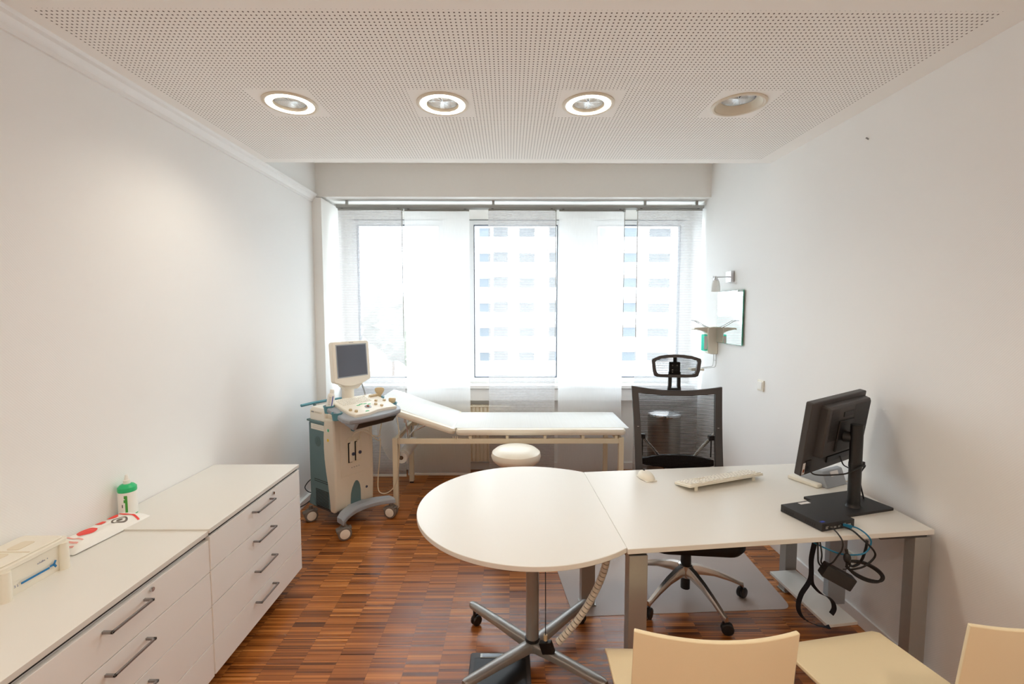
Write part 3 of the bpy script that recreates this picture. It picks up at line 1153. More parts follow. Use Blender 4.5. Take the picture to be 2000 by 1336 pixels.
# keyboard
KM = Vector((0.945, 2.32)), Vector((1.438, 2.504))
kdir = math.degrees(math.atan2(0.184, 0.493))
t = thing('keyboard', 'ivory computer keyboard tilted on its rear feet on the desk', 'keyboard', (1.164, 2.462, 0.735), kdir)
KW, KD = 0.262, 0.062
tilt = T(0, 0, 0.0) @ Matrix.Identity(4)
# rear edge (towards the camera) is raised on two feet
km = T(0, 0, 0.024) @ R(-10, 'X') @ T(0, 0, 0)
g = G()
g.prism(rrect(-KW, KW, -KD, KD, 0.012), -0.008, 0.006, m=km)
kb = g.obj('case', 'ivoryplastic', t, bevel=0.002)
rows = [(-0.046, [0.026] + [None] + [0.019] * 4 + [0.008] + [0.019] * 4 + [0.008] + [0.019] * 4 + [0.008] + [0.019] * 3),
        (-0.022, [0.019] * 13 + [0.036] + [0.008] + [0.019] * 3 + [0.008] + [0.019] * 4),
        (-0.002, [0.028] + [0.019] * 12 + [0.026] + [0.008] + [0.019] * 3 + [0.008] + [0.019] * 4),
        (0.018, [0.034] + [0.019] * 12 + [0.022] + [0.008 + 0.057 + 0.008] + [0.019] * 4),
        (0.036, [0.026, 0.022, 0.022, 0.118, 0.022, 0.022, 0.026] + [0.03, 0.019, 0.019, 0.019, 0.03] + [0.034, 0.019, 0.019])]
g = G()
gl = G()
rng = random.Random(3)
for ry, keys in rows:
    tot = sum(0.010 if k is None else k + 0.0018 for k in keys)
    x = KW - 0.012
    sc = (2 * KW - 0.024) / tot
    for k in keys:
        if k is None:
            x -= 0.010 * sc
            continue
        w = k * sc
        if not (0.0079 < k < 0.0085 or k > 0.07 and k < 0.08 or k == 0.03):
            g.box(x - w, x, ry - 0.0085, ry + 0.0085, 0.006, 0.0115, 0.0015, 1, m=km)
            gl.box(x - w * 0.62, x - w * 0.3, ry - 0.003, ry + 0.003, 0.0115, 0.0118, m=km)
        x -= w + 0.0018 * sc
part(g.obj('keys', 'keytop', kb), 'rows of ivory keys')
gl.obj('key_legends', 'keyleg', kb)
for xx in (-0.207, 0.200):
    G().box(xx - 0.010, xx + 0.010, -KD + 0.012, -KD + 0.017, 0.0, 0.027, 0.001).obj('foot', 'ivoryplastic', t)

# mouse
t = thing('computer_mouse', 'small ivory computer mouse left of the keyboard', 'mouse', (0.778, 2.525, 0.735), 14)
g = G()


def ms(u, v):
    a = 2 * pi * u
    b = v * pi / 2
    yy = sin(a) * 0.062 * cos(b) ** 0.55 if v < 1 else 0
    xx = cos(a) * 0.041 * cos(b) ** 0.5 * (1 + 0.06 * sin(a)) if v < 1 else 0
    return (xx, yy, 0.003 + 0.034 * sin(b) * (1 + 0.25 * sin(a) * cos(b)))


g.grid(ms, 32, 10)
g.obj('shell', 'ivoryplastic', t)
G().cyl((-0.004, 0.028, 0.034), (0.004, 0.028, 0.034), 0.008, n=14).obj('scroll_wheel', 'greyblack', t)
G().box(-0.034, 0.034, -0.058, 0.056, 0.0, 0.006, 0.003).obj('base', 'keytop', t)

# monitor, seen from behind
t = thing('computer_monitor', 'black flat monitor on a column stand, its back turned to the camera', 'monitor', (1.66, 2.17, 0.735), 15)
# base plate
G().prism(rrect(-0.150, 0.150, -0.112, 0.112, 0.008), 0.0, 0.012).obj('base_plate', 'blackm', t, bevel=0.002)
w_inv = Matrix.Rotation(radians(-15), 4, 'Z') @ T(-1.66, -2.17, -0.735)
pole = w_inv @ Vector((1.655, 2.125, 0.735))
g = G()
sec = lambda z, k=1.0: [(pole.x + 0.030 * k * cos(2 * pi * i / 28), pole.y + 0.024 * k * sin(2 * pi * i / 28), z) for i in range(28)]
g.loft([sec(0.012, 1.25), sec(0.020, 1.08), sec(0.03), sec(0.40), sec(0.406, 0.9)])
part(g.obj('stand_column', 'black', t), 'black oval column')
g = G()
g.loft([[(pole.x + 0.0315 * cos(2 * pi * i / 28), pole.y + 0.0255 * sin(2 * pi * i / 28), z) for i in range(28)] for z in (0.205, 0.225)])
g.box(pole.x + 0.025, pole.x + 0.048, pole.y - 0.012, pole.y + 0.012, 0.203, 0.228, 0.003)
g.obj('cable_clip', 'black', t)
SC = Vector((1.605, 2.205, 1.085))
phi, roll, tl = radians(26.5), radians(3.6), radians(9)
u = Vector((cos(phi), sin(phi), 0))
nn = Vector((sin(phi), -cos(phi), 0))
v = Vector((0, 0, 1)) * cos(tl) + nn * sin(tl)
u2 = u * cos(roll) + v * sin(roll)
v2 = -u * sin(roll) + v * cos(roll)
n2 = u2.cross(v2)                     # points at the camera side (screen's back)
mw = Matrix(((u2.x, v2.x, n2.x, SC.x), (u2.y, v2.y, n2.y, SC.y), (u2.z, v2.z, n2.z, SC.z), (0, 0, 0, 1)))
ml = w_inv @ mw
g = G()
g.prism(rrect(-0.225, 0.225, -0.187, 0.187, 0.008), -0.032, 0.0, m=ml)
shell = g.obj('panel_shell', 'greyblack', t, bevel=0.004)
G().box(-0.205, 0.205, -0.167, 0.167, -0.0335, -0.031, m=ml).obj('screen', 'screen', shell)
g = G()
g.loft([[tuple(ml @ Vector((x, y, z))) for x, y in rrect(-0.15 + k, 0.215 - k, -0.10 + k, 0.165 - k, 0.01)] for z, k in ((0.0, 0.0), (0.028, 0.004), (0.036, 0.012))])
hous = g.obj('rear_housing', 'greyblack', shell)
g = G()
for k in range(22):
    yy = 0.145 - k * 0.0075
    g.box(-0.12, -0.06, yy - 0.0018, yy + 0.0018, 0.0362, 0.0372, m=ml)
g.obj('vent_slats', 'black', shell)
g = G()
for k in range(22):
    yy = 0.145 - k * 0.0075
    g.box(0.07, 0.20, yy - 0.0018, yy + 0.0018, 0.0362, 0.0372, m=ml)
g.obj('vent_slats', 'black', shell)
G().box(-0.055, 0.065, -0.075, 0.085, 0.036, 0.046, 0.004, m=ml).obj('mount_plate', 'black', shell)
G().box(-0.02, 0.06, 0.10, 0.125, 0.036, 0.039, m=ml).obj('carry_recess', 'black', shell)
G().box(-0.03, 0.19, -0.155, -0.125, 0.0, 0.006, 0.001, m=ml).obj('port_bay', 'black', shell)
G().box(-0.20, -0.16, -0.165, -0.11, 0.0, 0.005, 0.001, m=ml).obj('power_socket', 'black', shell)
part(G().box(-0.218, -0.198, -0.18, -0.12, 0.0, 0.0012, m=ml).obj('sticker', 'sticker', shell), 'white paper sticker')
G().box(-0.214, -0.203, -0.168, -0.152, 0.0012, 0.0016, m=ml).obj('sticker_mark', 'lens', shell)
g = G()
nk0 = ml @ Vector((0.0, 0.0, 0.046))
nk1 = Vector((pole.x, pole.y, 0.345))
g.cyl(nk0, (nk0.x * 0.3 + nk1.x * 0.7, nk0.y * 0.3 + nk1.y * 0.7, (nk0.z + nk1.z) / 2), 0.028, 0.024, 20)
g.cyl((nk1.x, nk1.y, 0.30), (nk1.x, nk1.y, 0.41), 0.026, n=20)
g.obj('tilt_joint', 'black', t)
p_s = ml @ Vector((-0.18, -0.14, 0.006))
p_v = ml @ Vector((0.08, -0.14, 0.006))
g = G()
g.tube([p_s, p_s + Vector((0.005, -0.03, -0.03)), (pole.x - 0.10, pole.y - 0.02, 0.185), (pole.x - 0.04, pole.y - 0.03, 0.205), (pole.x + 0.035, pole.y - 0.02, 0.215), (pole.x + 0.07, pole.y + 0.03, 0.14), (pole.x + 0.13, pole.y + 0.05, 0.02), (pole.x + 0.16, pole.y + 0.07, 0.004)], 0.0035, 8)
g.tube([p_v, p_v + Vector((0.0, -0.02, -0.04)), (pole.x + 0.02, pole.y + 0.035, 0.17), (pole.x + 0.06, pole.y + 0.05, 0.06), (pole.x + 0.11, pole.y + 0.09, 0.004)], 0.003, 8)
g.obj('power_lead', 'cable', t)

# small desktop computer
pa, pb = Vector((1.285, 2.093)), Vector((1.342, 1.89))
ang = math.degrees(math.atan2(pb.y - pa.y, pb.x - pa.x))
t = thing('mini_computer', 'flat black mini computer lying at the desk edge in front of the monitor stand', 'computer', (pa.x, pa.y, 0.735), ang)
LN = (pb - pa).length
WN = 0.185
G().box(0, LN, 0, WN, 0.001, 0.035, 0.002).obj('case', 'blackm', t)
part(G().box(0.010, 0.028, 0.09, 0.15, 0.035, 0.0354, m=None).obj('sticker', 'sticker', t), 'white paper sticker on the lid')
G().box(LN - 0.024, LN - 0.012, 0.012, 0.034, 0.035, 0.0354).obj('sticker_badge', 'navyprint', t)
g = G()
for xx in (0.02, 0.13):
    for k in range(5):
        g.box(xx + k * 0.011, xx + k * 0.011 + 0.006, -0.0004, 0.002, 0.010, 0.022)
g.obj('side_vents', 'dark', t)
g = G()
for yy, w_, h_ in ((0.02, 0.016, 0.012), (0.045, 0.014, 0.007), (0.066, 0.014, 0.007), (0.09, 0.018, 0.010), (0.118, 0.016, 0.014), (0.145, 0.018, 0.008)):
    g.box(LN - 0.001, LN + 0.0008, yy, yy + w_, 0.010, 0.010 + h_)
g.obj('ports', 'steel', t)
cm = T(pa.x, pa.y, 0.735) @ R(ang, 'Z')
port = lambda yy, z=0.016: cm @ Vector((LN + 0.004, yy, z))

# cables of the computer
t = tag(G().tube([port(0.125), port(0.125) + Vector((0.03, -0.03, 0.002)), (1.500, 1.84, 0.745), (1.508, 1.83, 0.715), (1.478, 1.83, 0.672), (1.40, 1.84, 0.664), (1.33, 1.86, 0.684), (1.27, 1.92, 0.705)], 0.0032, 8).obj('network_cable', 'blue'),
        'blue network cable looping from the mini computer below the desk edge', 'cable')
G().box(-0.02, 0.012, -0.006, 0.006, -0.006, 0.007, 0.001, m=T(*(port(0.125) + Vector((0.008, -0.01, 0)))) @ R(-35, 'Z')).obj('plug', 'blue', t)
part(t.children[0], 'blue moulded plug')
tag(G().tube([port(0.10), port(0.10) + Vector((0.02, -0.04, 0.0)), (1.47, 1.83, 0.735), (1.515, 1.825, 0.69), (1.525, 1.83, 0.655), (1.49, 1.84, 0.61), (1.45, 1.86, 0.585)], 0.0038, 8).obj('display_cable', 'cable'),
    'black display cable bulging out right of the hanging power supply', 'cable')
tag(G().tube([(1.515, 1.86, 0.713), (1.512, 1.86, 0.68), (1.508, 1.87, 0.63), (1.50, 1.88, 0.60), (1.475, 1.88, 0.588), (1.46, 1.88, 0.60), (1.470, 1.88, 0.612), (1.52, 1.875, 0.608), (1.575, 1.87, 0.58), (1.602, 1.87, 0.548), (1.59, 1.87, 0.528),
                  (1.55, 1.875, 0.530), (1.50, 1.88, 0.550), (1.458, 1.885, 0.580), (1.462, 1.885, 0.606), (1.52, 1.88, 0.601), (1.57, 1.875, 0.575), (1.595, 1.87, 0.546), (1.580, 1.87, 0.525), (1.54, 1.875, 0.525), (1.49, 1.88, 0.548), (1.452, 1.885, 0.585)], 0.0052, 8).obj('coiled_cable', 'cable'),
    'black cable coiled into an oval loop hanging under the desk edge', 'cable')
t = thing('power_supply', 'black power supply brick hanging by its leads below the desk edge', 'power supply', (1.385, 1.845, 0.568), 0)
bm_ = R(-14, 'Z') @ R(26, 'Y')
G().box(-0.062, 0.060, -0.024, 0.024, -0.030, 0.026, 0.005, m=bm_).obj('brick', 'blackm', t)
G().box(-0.026, 0.012, -0.0246, -0.015, 0.0262, 0.0266, m=bm_).obj('rating_label', 'greyblack', t)
g = G()
q = lambda x, y, z: tuple(bm_ @ Vector((x, y, z)))
tq = bm_.inverted()
inv = lambda x, y, z: (x - 1.385, y - 1.845, z - 0.568)
g.tube([q(-0.062, 0, 0.0), q(-0.085, 0, 0.01), inv(1.302, 1.85, 0.655), inv(1.306, 1.86, 0.712)], 0.0036, 8)
g.tube([q(-0.062, 0.01, 0.008), q(-0.08, 0.0, 0.02), inv(1.318, 1.85, 0.66), inv(1.320, 1.87, 0.712)], 0.0032, 8)
g.tube([q(-0.05, 0.0, 0.026), inv(1.36, 1.84, 0.63), inv(1.375, 1.835, 0.66), inv(1.388, 1.83, 0.69), inv(1.386, 1.83, 0.73), inv(*(port(0.03) + Vector((0.01, -0.02, 0.004)))), inv(*port(0.03))], 0.0030, 8)
g.obj('leads', 'cable', t)
g = G().ball((0.022, -0.02, 0.088), 0.014, 0.014, 0.022)
g.cyl((0.022, -0.02, 0.10), (0.018, -0.018, 0.125), 0.006, n=10)
g.obj('ferrite_knot', 'black', t)
G().tube([(0.03, -0.02, 0.07), (0.024, -0.012, 0.045), (0.036, -0.018, 0.05), (0.034, -0.02, 0.075), (0.02, -0.02, 0.07), (0.028, -0.015, 0.04), (0.012, -0.012, 0.035)], 0.0022, 8).obj('cable_tie', 'cable', t)
# strap
t = tag(G().ribbon([(1.462, 2.08, 0.705), (1.455, 2.09, 0.60), (1.447, 2.10, 0.50), (1.447, 2.10, 0.40), (1.405, 2.10, 0.32), (1.394, 2.10, 0.255), (1.418, 2.10, 0.205), (1.47, 2.10, 0.172), (1.525, 2.095, 0.160), (1.545, 2.09, 0.165)], 0.022, 0.002, (0.5, -0.85, 0.1)).obj('hanging_strap', 'strap'),
        'black webbing strap looping down from under the desk to the low shelf', 'strap')
G().ribbon([(1.447, 2.097, 0.42), (1.455, 2.097, 0.375), (1.50, 2.10, 0.325), (1.55, 2.12, 0.295), (1.59, 2.14, 0.255), (1.605, 2.15, 0.215), (1.60, 2.16, 0.18)], 0.022, 0.002, (0.5, -0.85, 0.1)).obj('strap_tail', 'strap', t)

# telephone behind the monitor
t = thing('desk_telephone', 'grey desk telephone on a wedge stand half hidden behind the monitor', 'telephone', (1.742, 2.475, 0.735), 24)
g = G()
prof = [(-0.085, 0.0), (0.065, 0.0), (0.075, 0.015), (-0.03, 0.088), (-0.055, 0.085)]
g.prism([(y, z) for y, z in prof], -0.085, 0.085, m=Matrix(((0, 0, 1, 0), (1, 0, 0, 0), (0, 1, 0, 0), (0, 0, 0, 1))))
g.obj('base', 'usgrey', t, bevel=0.004)
part(G().box(-0.03, 0.035, -0.082, -0.078, 0.032, 0.058, m=T(0, 0, 0) @ R(-17, 'X')).obj('sticker', 'sticker', t), 'white sticker on the back')
G().box(-0.13, -0.085, -0.06, 0.11, 0.0, 0.022, 0.008).obj('handset', 'ivoryplastic', t)
G().tube([(0.085, -0.05, 0.01), (0.12, -0.07, 0.006), (0.15, -0.03, 0.005), (0.16, 0.03, 0.005)], 0.0025, 8).obj('cord', 'beigecable', t)

# wall socket under the desk
t = thing('wall_socket', 'white wall socket low on the right wall behind the hanging cables', 'socket', (XR, 2.42, 0.32))
G().box(-0.012, 0.0, -0.042, 0.042, -0.042, 0.042, 0.003).obj('cover_plate', 'ivoryplastic', t)
G().lathe([(0.020, -0.012), (0.020, -0.002), (0.0, -0.002)], 24, R(90, 'Y'), close=False).obj('socket_well', 'whiteplastic', t)

# ================================================================ chair mat
g = G()
cor = [(0.352, 2.402), (1.600, 2.462), (1.640, 3.14), (0.290, 3.06)]
pts = []
for i in range(4):
    p, c, nx = Vector(cor[i - 1]), Vector(cor[i]), Vector(cor[(i + 1) % 4])
    rr = 0.06
    a, b = c + (p - c).normalized() * rr, c + (nx - c).normalized() * rr
    for k in range(7):
        s_ = k / 6
        pts.append(tuple(a * (1 - s_) ** 2 + c * 2 * s_ * (1 - s_) + b * s_ * s_))
tag(G().prism(pts, 0.0005, 0.0035).obj('chair_mat', 'mat'), 'clear greyish plastic floor mat under the office chair', 'floor mat')

# ================================================================ office chair
t = thing('office_chair', 'black office swivel chair with mesh back and headrest on a polished star base', 'chair', (1.035, 2.575, 0), -6)
star = G()
star.lathe([(0.0, 0.135), (0.040, 0.135), (0.046, 0.16), (0.042, 0.205), (0.034, 0.21), (0.0, 0.21)], 28, close=False)
base = star.obj('base_hub', 'polalu', t)
for k in range(5):
    a = radians(-68 + 72 * k)
    ca, sa = cos(a), sin(a)
    g = G()
    rings = []
    for d, hw, zt, zb in ((0.02, 0.026, 0.206, 0.150), (0.08, 0.024, 0.198, 0.152), (0.16, 0.020, 0.174, 0.142), (0.25, 0.016, 0.136, 0.112), (0.315, 0.014, 0.103, 0.084), (0.335, 0.011, 0.097, 0.070)):
        sec = [(-hw, zb), (hw, zb), (hw * 0.95, (zt + zb) / 2), (hw * 0.55, zt), (-hw * 0.55, zt), (-hw * 0.95, (zt + zb) / 2)]
        rings.append([(ca * d - sa * s_, sa * d + ca * s_, z) for s_, z in sec])
    g.loft(rings)
    arm = g.obj('base_arm', 'polalu', t, angle=40)
    g = G()
    m = T(ca * 0.325, sa * 0.325, 0) @ R(math.degrees(a) + (60, 35, -40, 80, 20)[k], 'Z') @ T(0.010, 0, 0.0035)
    caster(g, m, 0.031, 0.015)
    g.box(-0.026, 0.012, -0.005, 0.005, 0.02, 0.068, 0.004, m=m)
    g.cyl((ca * 0.325, sa * 0.325, 0.05), (ca * 0.325, sa * 0.325, 0.088), 0.007, n=10)
    g.obj('caster', 'black', arm)
G().cyl((0, 0, 0.06), (0, 0, 0.14), 0.026, n=24).obj('cylinder_shroud', 'black', t)
G().cyl((0, 0, 0.205), (0, 0, 0.27), 0.030, 0.028, 24).obj('gas_cylinder', 'black', t)
G().cyl((0, 0, 0.27), (0, 0, 0.36), 0.016, n=20).obj('piston', 'chrome', t)
g = G().box(-0.10, 0.10, -0.12, 0.13, 0.355, 0.405, 0.012)
g.cyl((0.02, -0.05, 0.315), (0.02, -0.05, 0.36), 0.034, n=20)
g.obj('tilt_mechanism', 'black', t)


def seatp(u, v):
    x = (u - 0.5) * 2
    y = (v - 0.5) * 2
    return x, y


g = G()
rings = []
for z, k in ((0.376, 0.86), (0.388, 0.96), (0.415, 1.02), (0.455, 1.02), (0.478, 0.96), (0.486, 0.85)):
    rings.append([(x * k, y * k - 0.0, z + 0.10 * max(0, -0.18 - y * k) * -1) for x, y in rrect(-0.255, 0.255, -0.25, 0.24, 0.09)])
g.loft(rings)
g.obj('seat', 'rubber', t)
# backrest
YBK = 0.285


def bend(p):
    x, z = p
    return (x, YBK - 0.28 * x * x + 0.22 * (z - 1.0), z)


def outline(hw_t, hw_b, zt, zdip, zb, n=14):
    pts = []
    for i in range(n + 1):
        u = -1 + 2 * i / n
        pts.append((hw_t * u, zdip + (zt - zdip) * abs(u) ** 1.8))
    for i in range(1, n):
        k = i / n
        pts.append((hw_t + (hw_b - hw_t) * k - 0.006 * sin(pi * k), zt + (zb - zt) * k))
    for i in range(n + 1):
        u = 1 - 2 * i / n
        pts.append((hw_b * u, zb))
    for i in range(1, n):
        k = 1 - i / n
        pts.append((-(hw_t + (hw_b - hw_t) * k - 0.006 * sin(pi * k)), zt + (zb - zt) * k))
    return pts


def frame_obj(name, outer, inner, depth, material, parent):
    g = G()
    k = len(outer)
    ls = []
    for poly, dy in ((outer, -depth * 0.6), (outer, depth * 0.6), (inner, depth), (inner, -depth)):
        ls.append([g.bm.verts.new(Vector(bend(p)) + Vector((0, dy, 0))) for p in poly])
    for q_ in range(4):
        A, B = ls[q_], ls[(q_ + 1) % 4]
        for i in range(k):
            j = (i + 1) % k
            g.bm.faces.new((A[i], A[j], B[j], B[i]))
    return g.obj(name, material, parent, angle=50, bevel=0.003)


# outer edge follows the moulded frame with rounded upper corners
out = outline(0.281, 0.266, 1.205, 1.174, 0.50)
inn = outline(0.238, 0.222, 1.160, 1.142, 0.545)
bk = frame_obj('back_frame', out, inn, 0.016, 'greyblack', t)
g = G()
g.grid(lambda u, v: bend(((-1 + 2 * u) * (0.22 + 0.020 * v), 0.54 + (1.156 - 0.54) * v + 0.018 * v * (abs(-1 + 2 * u) ** 1.8))), 20, 20)
part(g.obj('back_mesh', 'backmesh', t), 'see-through dark mesh')
g = G()
for sx in (-1, 1):
    g.tube([(sx * 0.245, YBK - 0.035, 0.96), (sx * 0.232, YBK - 0.005, 0.905), (sx * 0.10, YBK - 0.018, 0.745), (sx * 0.06, YBK - 0.04, 0.60)], 0.010, 10)
part(g.obj('back_strut', 'polalu', t), 'polished diagonal struts')
g = G()
for sx in (-1, 1):
    g.box(sx * 0.215 - 0.02, sx * 0.215 + 0.02, YBK - 0.03, YBK + 0.005, 0.87, 0.90, 0.004)
    g.box(sx * 0.212 - 0.003, sx * 0.212 + 0.003, YBK - 0.02, YBK - 0.012, 0.76, 0.88)
g.obj('lumbar_slider', 'black', t)
g = G()
n = 24
rings = []
for i in range(n + 1):
    x = -0.218 + 0.436 * i / n
    k = 1 - (abs(x) / 0.218) ** 2
    hz = 0.017 + 0.027 * k
    zc = 0.734
    yb = bend((x, zc))[1] + 0.028
    rings.append([(x, yb - 0.012, zc - hz), (x, yb + 0.010, zc - hz), (x, yb + 0.014, zc), (x, yb + 0.010, zc + hz), (x, yb - 0.012, zc + hz), (x, yb - 0.016, zc)])
g.loft(rings)
g.obj('lumbar_support', 'rubber', t)
g = G().box(-0.09, 0.09, 0.10, YBK - 0.06, 0.40, 0.43, 0.008)
g.box(-0.05, 0.05, YBK - 0.10, YBK - 0.06, 0.40, 0.60, 0.008)
g.obj('back_bracket', 'black', t)
YP = YBK + 0.045
# headrest
hout = [(-0.150, 1.378), (-0.10, 1.398), (-0.05, 1.404), (0.0, 1.406), (0.05, 1.404), (0.10, 1.398), (0.150, 1.382), (0.154, 1.366), (0.146, 1.30), (0.137, 1.270), (0.12, 1.262), (0.06, 1.257), (0, 1.256), (-0.06, 1.257), (-0.12, 1.262), (-0.137, 1.270), (-0.146, 1.30), (-0.154, 1.366)]
hinn = [(x * 0.855, 1.330 + (z - 1.330) * 0.74) for x, z in hout]
YH = YP + 0.02


def hb(p, dy):
    return Vector((p[0], YP + 0.01 - 0.9 * p[0] ** 2 + dy, p[1]))


g = G()
ls = [[g.bm.verts.new(hb(p, dy)) for p in poly] for poly, dy in ((hout, -0.008), (hout, 0.010), (hinn, 0.014), (hinn, -0.012))]
for q_ in range(4):
    A, B = ls[q_], ls[(q_ + 1) % 4]
    for i in range(len(hout)):
        j = (i + 1) % len(hout)
        g.bm.faces.new((A[i], A[j], B[j], B[i]))
head = g.obj('headrest', 'greyblack', t, angle=50, bevel=0.003)
g = G().grid(lambda u, v: tuple(hb(((-1 + 2 * u) * 0.13 * (0.93 + 0.07 * v), 1.275 + 0.11 * v), 0.0)), 12, 8)
g.obj('headrest_mesh', 'seatmesh', head)
g = G()
for sx in (-1, 1):
    g.loft([[(sx * a - 0.010, YP + 0.02, z), (sx * a + 0.010, YP + 0.02, z), (sx * a + 0.010, YP + 0.04, z), (sx * a - 0.010, YP + 0.04, z)] for a, z in ((0.034, 1.165), (0.028, 1.20), (0.027, 1.29))])
g.box(-0.038, 0.038, YP + 0.018, YP + 0.042, 1.160, 1.185, 0.004)
g.box(-0.034, 0.034, YP + 0.020, YP + 0.045, 1.268, 1.355, 0.004)
g.box(-0.010, 0.010, YP + 0.015, YP + 0.035, 1.35, 1.40, 0.003)
nk = g.obj('headrest_post', 'rubber', t)
g = G()
for xx, zz in ((-0.016, 1.335), (0.012, 1.335), (-0.016, 1.305), (-0.016, 1.292)):
    g.cyl((xx, YP + 0.012, zz), (xx, YP + 0.0205, zz), 0.004, n=10)
g.obj('height_button', 'alu', nk)

# ================================================================ visitor chairs
def visitor_chair(label, loc, rz, back_shift=0.0, back_rot=0.0, back_dy=0.0):
    t = thing('visitor_chair', label, 'chair', loc, rz, 'cream visitor chairs in front of the desk')
    W, D = 0.425, 0.42
    # seat shell: slightly dished with a rounded front lip

    def sf(u, v):
        x = (u - 0.5) * W
        y = (v - 0.5) * D
        z = 0.455 - 0.012 * (1 - (2 * u - 1) ** 2) * (1 - (2 * v - 1) ** 2) - 0.03 * max(0, v - 0.93) / 0.07 * 0.5
        return (x, y, z)
    G().grid(sf, 14, 14).obj('seat', 'chaircream', t, thick=0.014, bevel=0.003)
    m = T(back_shift, back_dy, 0) @ R(back_rot, 'Z')

    def bf(u, v):
        x = (u - 0.5) * (W + 0.01)
        z = 0.56 + (0.832 - 0.56) * v - 0.006 * (1 - (2 * u - 1) ** 2) * v
        y = -D / 2 + 0.022 - 0.03 * v - 0.034 * (1 - (2 * u - 1) ** 2)
        return tuple(m @ Vector((x, y, z)))
    G().grid(bf, 20, 10).obj('backrest', 'chaircream', t, thick=0.013, bevel=0.003)
    for sx in (-1, 1):
        x = sx * (W / 2 - 0.03)
        G().tube([(x, D / 2 - 0.04, 0.0), (x, D / 2 - 0.045, 0.25), (x, D / 2 - 0.05, 0.438)], 0.010, 12, 3).obj('leg', 'satin', t)
        b0 = m @ Vector((x, -D / 2 + 0.026, 0.57))
        b1 = m @ Vector((x, -D / 2 + 0.018, 0.66))
        G().tube([(x, -D / 2 - 0.02, 0.0), (x, -D / 2 + 0.02, 0.30), (x, -D / 2 + 0.01, 0.44), b0, b1], 0.010, 12, 5).obj('leg', 'satin', t)
        G().tube([(x, D / 2 - 0.05, 0.432), (x, 0, 0.428), (x, -D / 2 + 0.02, 0.432)], 0.009, 10, 3).obj('seat_rail', 'satin', t)
    return t


visitor_chair('cream visitor chair with its back to the camera at the bottom of the picture', (0.556, 1.375, 0), -1.5)
visitor_chair('cream visitor chair in the bottom right corner by the right wall', (1.232, 1.432, 0), 10.0, 0.21, -5.0, -0.055)

# ================================================================ examination couch
t = thing('examination_couch', 'white padded examination couch with raised head end and cream tubular frame', 'couch', (0, 0, 0))
X0, X1, Y0, Y1 = -0.985, 0.965, 3.765, 4.425
LW = 0.05


def couch_leg(x, y):
    return G().box(x, x + 0.042, y, y + 0.042, 0.012, 0.62, 0.004).obj('leg', 'creamframe', t), G().box(x + 0.004, x + 0.038, y + 0.004, y + 0.038, 0.0, 0.014)


for x, y in ((X0, Y0), (X1 - 0.042, Y0), (X0 + 0.0, Y1 - 0.042), (X1 - 0.042, Y1 - 0.042)):
    l, cap = couch_leg(x, y)
    cap.obj('foot_cap', 'rubber', l)
for y in (Y0, Y1 - 0.036):
    G().box(X0 + 0.042, X1 - 0.042, y + 0.003, y + 0.033, 0.570, 0.612, 0.003).obj('side_rail', 'creamframe', t)
for x in (X0 + 0.006, X1 - 0.036):
    G().box(x, x + 0.03, Y0 + 0.042, Y1 - 0.042, 0.575, 0.612, 0.003).obj('end_rail', 'creamframe', t)
HX = -0.455
g = G()
for x in (-0.33, -0.02, 0.30, 0.62, 0.90):
    g.box(x - 0.012, x + 0.012, Y0 + 0.005, Y1 - 0.005, 0.612, 0.640)
g.obj('cross_bar', 'creamframe', t)


def pad(g, x0, x1, zt, th, m):
    rings = []
    for z, k in ((0.0, 0.016), (0.004, 0.006), (th * 0.35, 0.0), (th * 0.65, 0.0), (th - 0.006, 0.008), (th, 0.028)):
        rings.append([tuple(m @ Vector((x, y, zt - th + z))) for x, y in rrect(x0 + k, x1 - k, Y0 - 0.01 + k, Y1 + 0.01 - k, max(0.045 - k * 0.5, 0.02), 6)])
    g.loft(rings)


g = G()
pad(g, HX + 0.001, X1 + 0.02, 0.698, 0.056, Matrix.Identity(4))
part(g.obj('mattress', 'cream', t), 'flat cream vinyl pad')
hm = T(HX, 0, 0.672) @ R(18.5, 'Y') @ T(-HX, 0, -0.672)
g = G()
pad(g, HX - 0.70, HX - 0.001, 0.698, 0.056, hm)
part(g.obj('head_pad', 'cream', t), 'raised cream vinyl head pad')
g = G()
for y in (Y0 + 0.07, Y1 - 0.09):
    p0 = hm @ Vector((HX - 0.45, y, 0.642))
    p1 = hm @ Vector((HX - 0.25, y, 0.642))
    g.tube([(X0 + 0.12, y, 0.60), tuple(p0)], 0.007, 10, 0)
    g.tube([(X0 + 0.16, y, 0.66), tuple(p1)], 0.006, 10, 0)
    g.box(p0.x - 0.012, p0.x + 0.012, y - 0.006, y + 0.006, p0.z - 0.05, p0.z)
g.cyl((X0 + 0.13, Y0 + 0.07, 0.625), (X0 + 0.13, Y1 - 0.09, 0.625), 0.006, n=10)
part(g.obj('lift_strut', 'chrome', t), 'chrome folding struts of the head end')
g = G()
for dx in (-0.018, 0.0, 0.018):
    g.box(HX + dx - 0.003, HX + dx + 0.003, Y0 - 0.001, Y0 + 0.003, 0.59, 0.635)
g.obj('hinge', 'creamframe', t)

